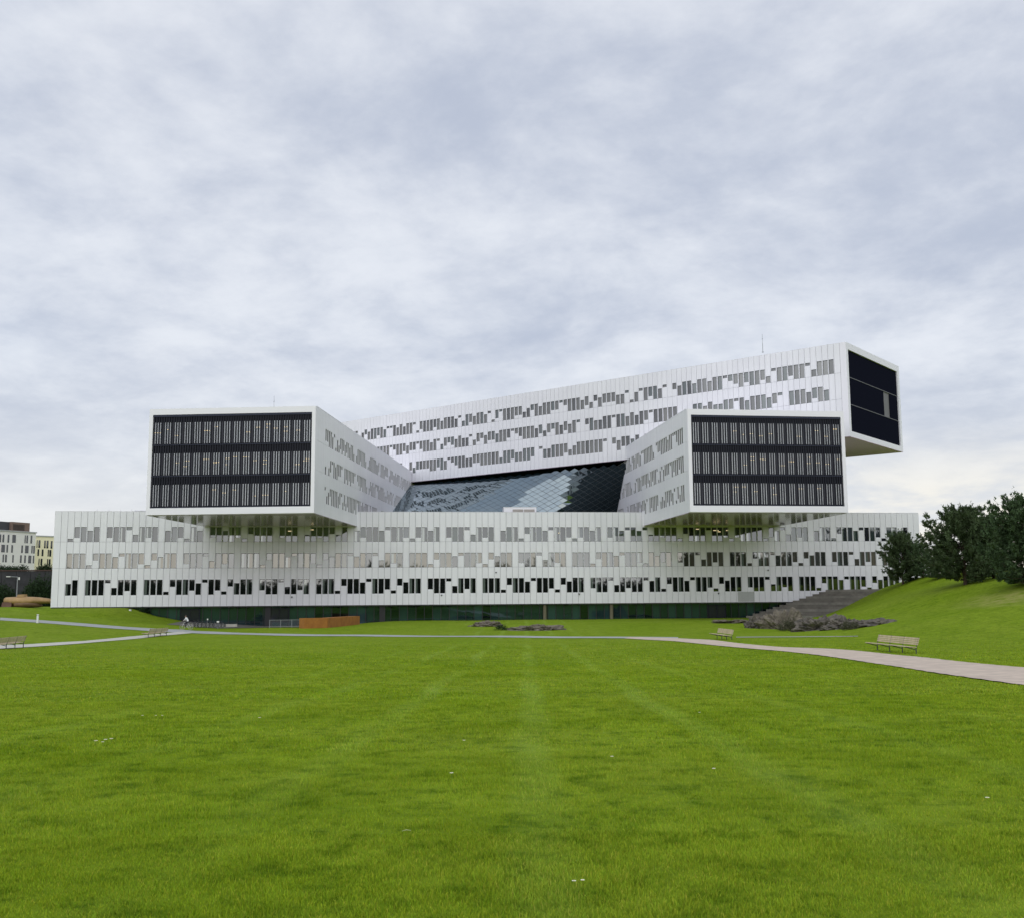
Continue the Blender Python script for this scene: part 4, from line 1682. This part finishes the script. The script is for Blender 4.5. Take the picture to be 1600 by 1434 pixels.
# dark retaining wall with hedge
DARKW = mat('dark slate wall', (0.022, 0.022, 0.027), rough=0.9, vscale=0.5, color2=(0.045, 0.043, 0.05))
WY = 232.0
wl = at_y(-60, 889, WY)
wr = at_y(110, 899, WY + 8)
rwall = thing('retaining_wall', 'long dark slate retaining wall below the white buildings at left', 'wall', (wl[0] - 30, WY - 3, 0), math.atan2(5, 78))
Lw = 78.0
r_ = random.Random(4)
for k in range(26):
    for lv in range(3):
        h0 = .5 + lv * 2.85
        MB().box((k * 3 + .04, r_.uniform(-.04, .04), h0), (k * 3 + 2.96, .8, h0 + 2.80)).build('panel', [DARKW], rwall)
MB().box((0, .2, 0), (Lw, .75, 9.0)).build('core', [BLACK], rwall)
MB().box((-.1, -.15, 9.05), (Lw, .95, 9.3)).build('coping', [mat('brown coping', (0.07, 0.04, 0.035), rough=0.9)], rwall)
x, y, _ = at_y(64, 930, 205)
bush('shrub', 'big dark green bush in front of the dark wall, next to the building', x, y, 3.6, 2.6, 5.2, 900, .38, SHRUB, 51)
x, y, _ = at_y(4, 930, 212)
bush('shrub', 'dark bush in front of the dark wall at the left edge', x, y, 2.6, 2.2, 3.8, 500, .36, SHRUB, 52)

# far white buildings
PLW = mat('white render', (0.80, 0.78, 0.73), rough=0.8, var=0.03, vscale=0.2)
PL_SUNLIT = mat('white render painted sunlit', (0.90, 0.83, 0.58), rough=0.8, var=0.03, vscale=0.2)  # cream tint paints low sunlight onto white walls
ANTH = mat('anthracite cladding', (0.05, 0.05, 0.055), rough=0.6)
BRNC = mat('brown cladding', (0.19, 0.13, 0.10), rough=0.7)
DWIN = glass_mat('dark far window', (0.012, 0.013, 0.016), 0.12)
FY = 330.0


def far_building(name, label, p0, p1, zb, zt, m, wins, depth, extra=None):
    """front from plan point p0 to p1; wins = list of (fraction along, z0, z1, width)"""
    ang = math.atan2(p1[1] - p0[1], p1[0] - p0[0])
    L_ = math.hypot(p1[0] - p0[0], p1[1] - p0[1])
    root = thing(name, label, 'building', (p0[0], p0[1], zb), ang)
    MB().box((0, 0, -8), (L_, depth, zt - zb)).build('wall', [m], root)
    MB().box((-.2, -.25, zt - zb + .003), (L_ + .2, depth, zt - zb + .35)).build('roof', [GRILLE], root)
    for (u, a_, b_, w) in wins:
        w *= .34
        fo = MB().box((u * L_ - w / 2, -.03, a_ - zb), (u * L_ + w / 2, .05, b_ - zb)).build('window', [ANTH], root)
        npan = 1 if w < .7 else 2
        for q in range(npan):
            x0 = u * L_ - w / 2 + .05 + q * (w - .05) / npan
            MB().box((x0, -.06, a_ - zb + .1), (x0 + (w - .05) / npan - .05, -.032, b_ - zb - .1)).build('pane', [DWIN], fo)
    return root, L_


pa = at_y(-24, 824, FY - 16)
pb = at_y(56, 838.5, FY)
zb0 = at_y(30, 885, FY)[2]
zt0 = at_y(0, 829, FY - 11)[2]


def wrow(pts, y0, y1):
    out = []
    for px, w in pts:
        f = (px + 24) / 80.0
        yy = FY - 16 + 16 * f
        out.append((f, at_y(px, y1 + f * 3, yy)[2], at_y(px, y0 + f * 3, yy)[2], w))
    return out


wins = wrow([(-18, 1.6), (-10, 3.2), (.3, 1.7), (5, 1.7), (12.8, 1.7), (21.5, 3.6), (39, 1.1), (42.3, 1.7), (49, 1.7)], 833.3, 845.5)
wins += wrow([(-16, 1.6), (-7, 1.7), (5.5, 3.6), (11.8, 1.7), (19.3, 1.7), (35, 1.7), (42.5, 3.6), (50.8, 1.3), (54.2, 1.7)], 849.2, 861)
wins += wrow([(-17, 1.7), (-9, 1.7), (6.5, 1.5), (10.7, 1.8), (21.5, 1.4), (33.8, 1.7), (40.5, 1.7), (48, 3.2), (54, 1.4)], 864.5, 876.5)
fb, Lf = far_building('apartment_building', 'white building with narrow dark windows under a brown rooftop box, at the left edge', pa, pb, zb0, zt0, PLW, wins, 18)
# penthouse: anthracite left part, brown right part with a louvre
z_p0 = zt0 - zb0 + .36
x_a, x_b, x_c = Lf * .0, Lf * .575, Lf * .94
MB().box((x_a, 2.5, z_p0), (x_b, 14, z_p0 + 2.7)).build('penthouse', [ANTH], fb)
ph = MB().box((x_b + .01, 1.6, z_p0), (x_c, 13, z_p0 + 2.75)).build('penthouse', [BRNC], fb)
for k in range(6):
    MB().box((x_b + .6, 1.5, z_p0 + .35 + k * .3), (x_b + 4.6, 1.598, z_p0 + .55 + k * .3)).build('louvre', [mat('dark louvre', (0.05, 0.035, 0.03)) if k == 0 else bpy.data.materials['dark louvre']], ph)
pc = at_y(57, 838, FY + 14)
pd = at_y(104, 845, FY + 20)
zt1 = at_y(60, 837.5, FY + 14)[2]
zb1 = at_y(60, 890, FY + 14)[2]


def wrow2(pts, y0, y1):
    out = []
    for px, w in pts:
        f = (px - 57) / 47.0
        yy = FY + 14 + 6 * f
        out.append((f, at_y(px, y1 + f * 3, yy)[2], at_y(px, y0 + f * 3, yy)[2], w))
    return out


wins = wrow2([(58.5, .7), (62, 1.7), (70.5, 1.4), (74.5, 1.7), (80.8, 1.6), (90, 1.6)], 843, 855)
wins += wrow2([(61, 1.5), (67.5, 1.6), (76.3, 1.0), (79.5, 1.8), (88, 1.7)], 857, 867.5)
wins += wrow2([(62.8, .9), (66.5, 1.7), (75.8, .9), (79, 1.7), (88, 1.7)], 871.5, 882)
far_building('apartment_building', 'building with sunlight painted in as cream yellow, narrow windows, between the white building and the office', pc, pd, zb1, zt1, PL_SUNLIT, wins, 18)
# low shelf of ground planting on the terrace edge
x, y, _ = at_y(30, 888, 262)
ter = MB().box((-60, 0, 0), (30, 70, 9.25))
to = ter.build('terrace', [mat('terrace earth', (0.10, 0.08, 0.06), rough=0.95)])
to.location = (x, 240, 0)
tag(to, 'raised terrace carrying the far buildings', None, None, 'structure')
for k, (px, hh_) in enumerate(((4, 1.3), (18, 1.2), (33, 1.5), (66, 1.4), (73, 1.6))):
    x, y, _ = at_y(px, 890, 250)
    rb2 = bush('terrace_shrub', ['leafy shrub on the wall top at the left edge', 'low shrub on the wall top below the double windows', 'low shrub on the wall top below the blank white bay',
                                 'small shrub on the wall top before the cream building painted as sunlit', 'taller shrub on the wall top beside the office building'][k], x, y, 1.5, 1.0, hh_, 120, .3, SHRUB, 60 + k, group='shrubs along the wall top')
    rb2.location.z = 9.2

# wooded rise across the park, mirrored in the windows
WOODM = leaf_mat('far wood foliage', (0.016, 0.028, 0.014), (0.035, 0.05, 0.022))


ARM_T, ARM_X, ARM_Y = [0, .25, .6, 1], [112, 101, 128, 152], [152, 92, 0, -80]


def far_wood():
    r_ = np.random.default_rng(77)
    V, Fc = [], []
    cent, dirs = [], []
    for k in range(7000):
        u = r_.random()
        if u < .62:
            x = r_.uniform(-420, 260)
            y = -150 - r_.random() * 40
            h = 14.5 + 3.0 * math.sin(x * .031) + 2.6 * math.sin(x * .083 + 1) + 1.2 * math.sin(x * .31)
        else:
            t = r_.random()
            x = float(np.interp(t, ARM_T, ARM_X)) + r_.uniform(-5, 5)
            y = float(np.interp(t, ARM_T, ARM_Y))
            h = 12.0 + 2.6 * math.sin(t * 37) + 1.6 * math.sin(t * 91)
        zz = tz(x, y) + h * r_.random() ** .6
        cent.append((x, y, zz))
        v = r_.normal(0, 1, 3)
        dirs.append(v / np.linalg.norm(v))
    V = sprays(np.array(cent), np.array(dirs), np.full(len(cent), 2.4), 7, 2.2, r_, 1.0)
    tri = np.arange(len(V)).reshape(-1, 3)
    rows, core = [], []
    for line in ([(x, -178.0, 12.8 + 2.6 * math.sin(x * .031) + 2.0 * math.sin(x * .083 + 1)) for x in range(-430, 270, 4)],
                 [(float(np.interp(t, ARM_T, ARM_X)), float(np.interp(t, ARM_T, ARM_Y)), 9.5 + 2.2 * math.sin(t * 37)) for t in np.linspace(0, 1, 60)]):
        o0 = len(V) + len(rows)
        for (x, y, h) in line:
            zz = tz(x, y)
            rows += [(x - 3, y + 4, zz - .5), (x, y + 1.5, zz + h), (x + 1, y - 1.5, zz + h), (x + 3, y - 4, zz - .5)]
        for i in range(len(line) - 1):
            for j in range(3):
                a_ = o0 + i * 4 + j
                core += [(a_, a_ + 1, a_ + 5), (a_, a_ + 5, a_ + 4)]
    o = link('far_wood', np_mesh('far_wood', np.concatenate([V, np.array(rows)]), np.concatenate([tri, np.array(core)]), [WOODM]))
    tag(o, 'dark belt of trees across the park, seen mirrored in the windows', None, None, 'stuff')


far_wood()

# ------------------------------------------------------------------ grass blades and small white flowers
def blades(y0, y1, dens, hgt, wid, segs, seed):
    r_ = np.random.default_rng(seed)
    area = 0.5 * 1.04 * (y1 ** 2 - y0 ** 2) + 1.2 * (y1 - y0)
    n = int(area * dens)
    yy = np.sqrt(r_.uniform(y0 ** 2, y1 ** 2, n))
    xx = (r_.random(n) - .513) * (1.04 * yy + 1.2)
    if y1 > 90:                            # thins out towards its far end
        kp = r_.random(n) < (y1 - yy) / (y1 - y0)
        xx, yy = xx[kp], yy[kp]
        n = len(xx)
    kp = ~on_path(xx, yy)
    xx, yy = xx[kp], yy[kp]
    n = len(xx)
    zz = terrain(xx, yy)
    # clumped growth: length follows a patchy pattern
    pn = np.sin(xx * 5.1 + np.sin(yy * 3.3) * 1.7) * np.sin(yy * 4.3 + np.sin(xx * 2.9) * 1.9)
    pn2 = np.sin(xx * 1.37 + 2 + np.sin(yy * .8)) * np.sin(yy * 1.13 + np.sin(xx * .9) * 1.3)
    L_ = hgt * r_.uniform(.55, 1.25, n) * (1 + .30 * pn + .24 * pn2)
    ang = r_.uniform(0, 2 * np.pi, n)
    bend = r_.uniform(.15, 1.0, n)
    dx_, dy_ = np.cos(ang), np.sin(ang)
    a2 = ang + np.pi / 2 + r_.normal(0, .5, n)
    w = wid * r_.uniform(.7, 1.3, n)
    sx, sy = np.cos(a2) * w, np.sin(a2) * w
    base = np.stack([xx, yy, zz - .005], -1)
    S = np.stack([sx, sy, np.zeros(n)], -1)
    tip = base + np.stack([dx_ * L_ * bend * .75, dy_ * L_ * bend * .75, L_ * np.sqrt(np.clip(1 - (bend * .75) ** 2, .15, 1))], -1)
    tone = r_.uniform(.86, 1.16, n)
    warm = r_.random(n)
    cr = tone * np.where(warm > .93, 1.5, np.where(warm > .5, 1.08, .9))
    cg = tone * np.where(warm > .93, 1.12, 1.0)
    cb = tone * np.where(warm > .93, 2.2, 1.0)
    C0 = np.stack([cr, cg, cb, np.ones(n)], -1)
    if segs == 1:
        V = np.stack([base - S, base + S, tip], 1)
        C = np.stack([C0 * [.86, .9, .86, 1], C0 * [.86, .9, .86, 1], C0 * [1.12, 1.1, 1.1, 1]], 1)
        tri = np.arange(n * 3).reshape(-1, 3)
        return V.reshape(-1, 3), C.reshape(-1, 4), tri
    mid = base * .5 + tip * .5 + np.stack([-dx_ * L_ * bend * .10, -dy_ * L_ * bend * .10, L_ * .10], -1)
    V = np.stack([base - S, base + S, mid - S * .75, mid + S * .75, tip], 1)
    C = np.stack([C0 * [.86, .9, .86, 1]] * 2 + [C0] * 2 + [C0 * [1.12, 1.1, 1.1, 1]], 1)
    i0 = np.arange(n)[:, None] * 5
    tri = np.concatenate([i0 + [0, 1, 3], i0 + [0, 3, 2], i0 + [2, 3, 4]], 1).reshape(-1, 3)
    return V.reshape(-1, 3), C.reshape(-1, 4), tri


GV, GC, GT, off = [], [], [], 0
for y0, y1, dens, hgt, wid, segs, sd in ((4.6, 9, 6800, .036, .0021, 3, 1), (9, 15, 2900, .037, .0034, 1, 2), (15, 26, 1000, .040, .0062, 1, 3), (26, 48, 250, .044, .0125, 1, 4), (48, 100, 62, .048, .025, 1, 5)):
    v, c, t = blades(y0, y1, dens, hgt, wid, segs, sd)
    GV.append(v)
    GC.append(c)
    GT.append(t + off)
    off += len(v)
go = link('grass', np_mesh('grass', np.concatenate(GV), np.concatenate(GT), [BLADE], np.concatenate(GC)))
tag(go, 'short mown grass blades of the near lawn', None, None, 'stuff')

PETAL = mat('white petal', (0.85, 0.86, 0.72), rough=0.7)
EYEY = mat('yellow flower eye', (0.6, 0.42, 0.05), rough=0.8)
STEMG = mat('flower stem', (0.08, 0.16, 0.02), rough=0.8)
DAISY = ['leftmost daisy of the short row of four in the left of the lawn', 'faint smallest daisy of the short row of four in the left of the lawn', 'third daisy from the left in the short row of four in the lawn',
         'rightmost daisy of the short row of four in the left of the lawn', 'left daisy of three far small ones in the lawn above the row of four', 'middle daisy of three far small ones in the lawn above the row of four',
         'right daisy of three far small ones in the lawn above the row of four', 'single bright daisy in the lawn below the orange rusty wall', 'faint far daisy in the middle of the lawn',
         'single daisy near the middle of the lawn, beyond the fallen leaf', 'single daisy right of the middle of the lawn', 'small daisy in the right half of the lawn',
         'faint far daisy in the lawn before the bend of the gravel path', 'largest nearest daisy at the bottom of the picture', 'narrow small daisy just right of the nearest one', 'lone daisy close to the right edge of the lawn']
daisy = None
for k, (px, py) in enumerate(((149.5, 1163), (160, 1163.5), (164.6, 1161), (173.7, 1159.6), (222.5, 1121), (243.5, 1121), (253.5, 1121), (405.5, 1125.5), (725, 1161), (705.5, 1213.5), (956.3, 1187),
                              (1115.5, 1206.5), (1093, 1116), (897, 1383.3), (910.5, 1382), (1543, 1253))):
    x, y = ground(px, py)
    lab = DAISY[k]
    s_ = .78 * min(1.0, max(.55, y / 11)) * (1.25 if k in (0, 2, 3, 7) else 1.0)
    if daisy is None:
        daisy = thing('daisy', lab, 'flower', (x, y, tz(x, y)), 0, 'white daisies scattered over the lawn')
        p = MB()
        for q in range(10):
            t0 = 2 * math.pi * q / 10
            c, s = math.cos(t0), math.sin(t0)
            pts = [(.006, -.003), (.02, -.008), (.028, 0), (.02, .008), (.006, .003)]
            low_ = [(c * a_ - s * b_, s * a_ + c * b_, .055 + a_ * .28) for a_, b_ in pts]
            p.prism(low_, [(u_, v_, w_ + .003) for u_, v_, w_ in low_])
        p.build('petals', [PETAL], daisy)
        MB().tube((0, 0, .052), (0, 0, .064), .009, .006, n=10).build('flower_eye', [EYEY], daisy)
        MB().tube((0, 0, 0), (0, 0, .053), .002, n=5).build('stem', [STEMG], daisy)
        daisy.scale = (s_, s_, s_)
    else:
        copy_tree(daisy, (x, y, tz(x, y)), k * 1.1, lab, (s_, s_, s_))
x, y = ground(635, 1302.5)
lf = MB()
lf.prism([(-.06, -.008, .03), (0, -.016, .045), (.06, -.004, .035), (0, .014, .04)], [(-.06, -.006, .034), (0, -.013, .05), (.06, -.002, .039), (0, .012, .045)])
lo = lf.build('fallen_leaf', [mat('pale dry leaf', (0.45, 0.48, 0.22), rough=0.8)])
lo.location = (x, y, tz(x, y))
lo.scale = (.6, .6, .8)
tag(lo, 'single pale narrow leaf lying on the lawn', 'leaf')
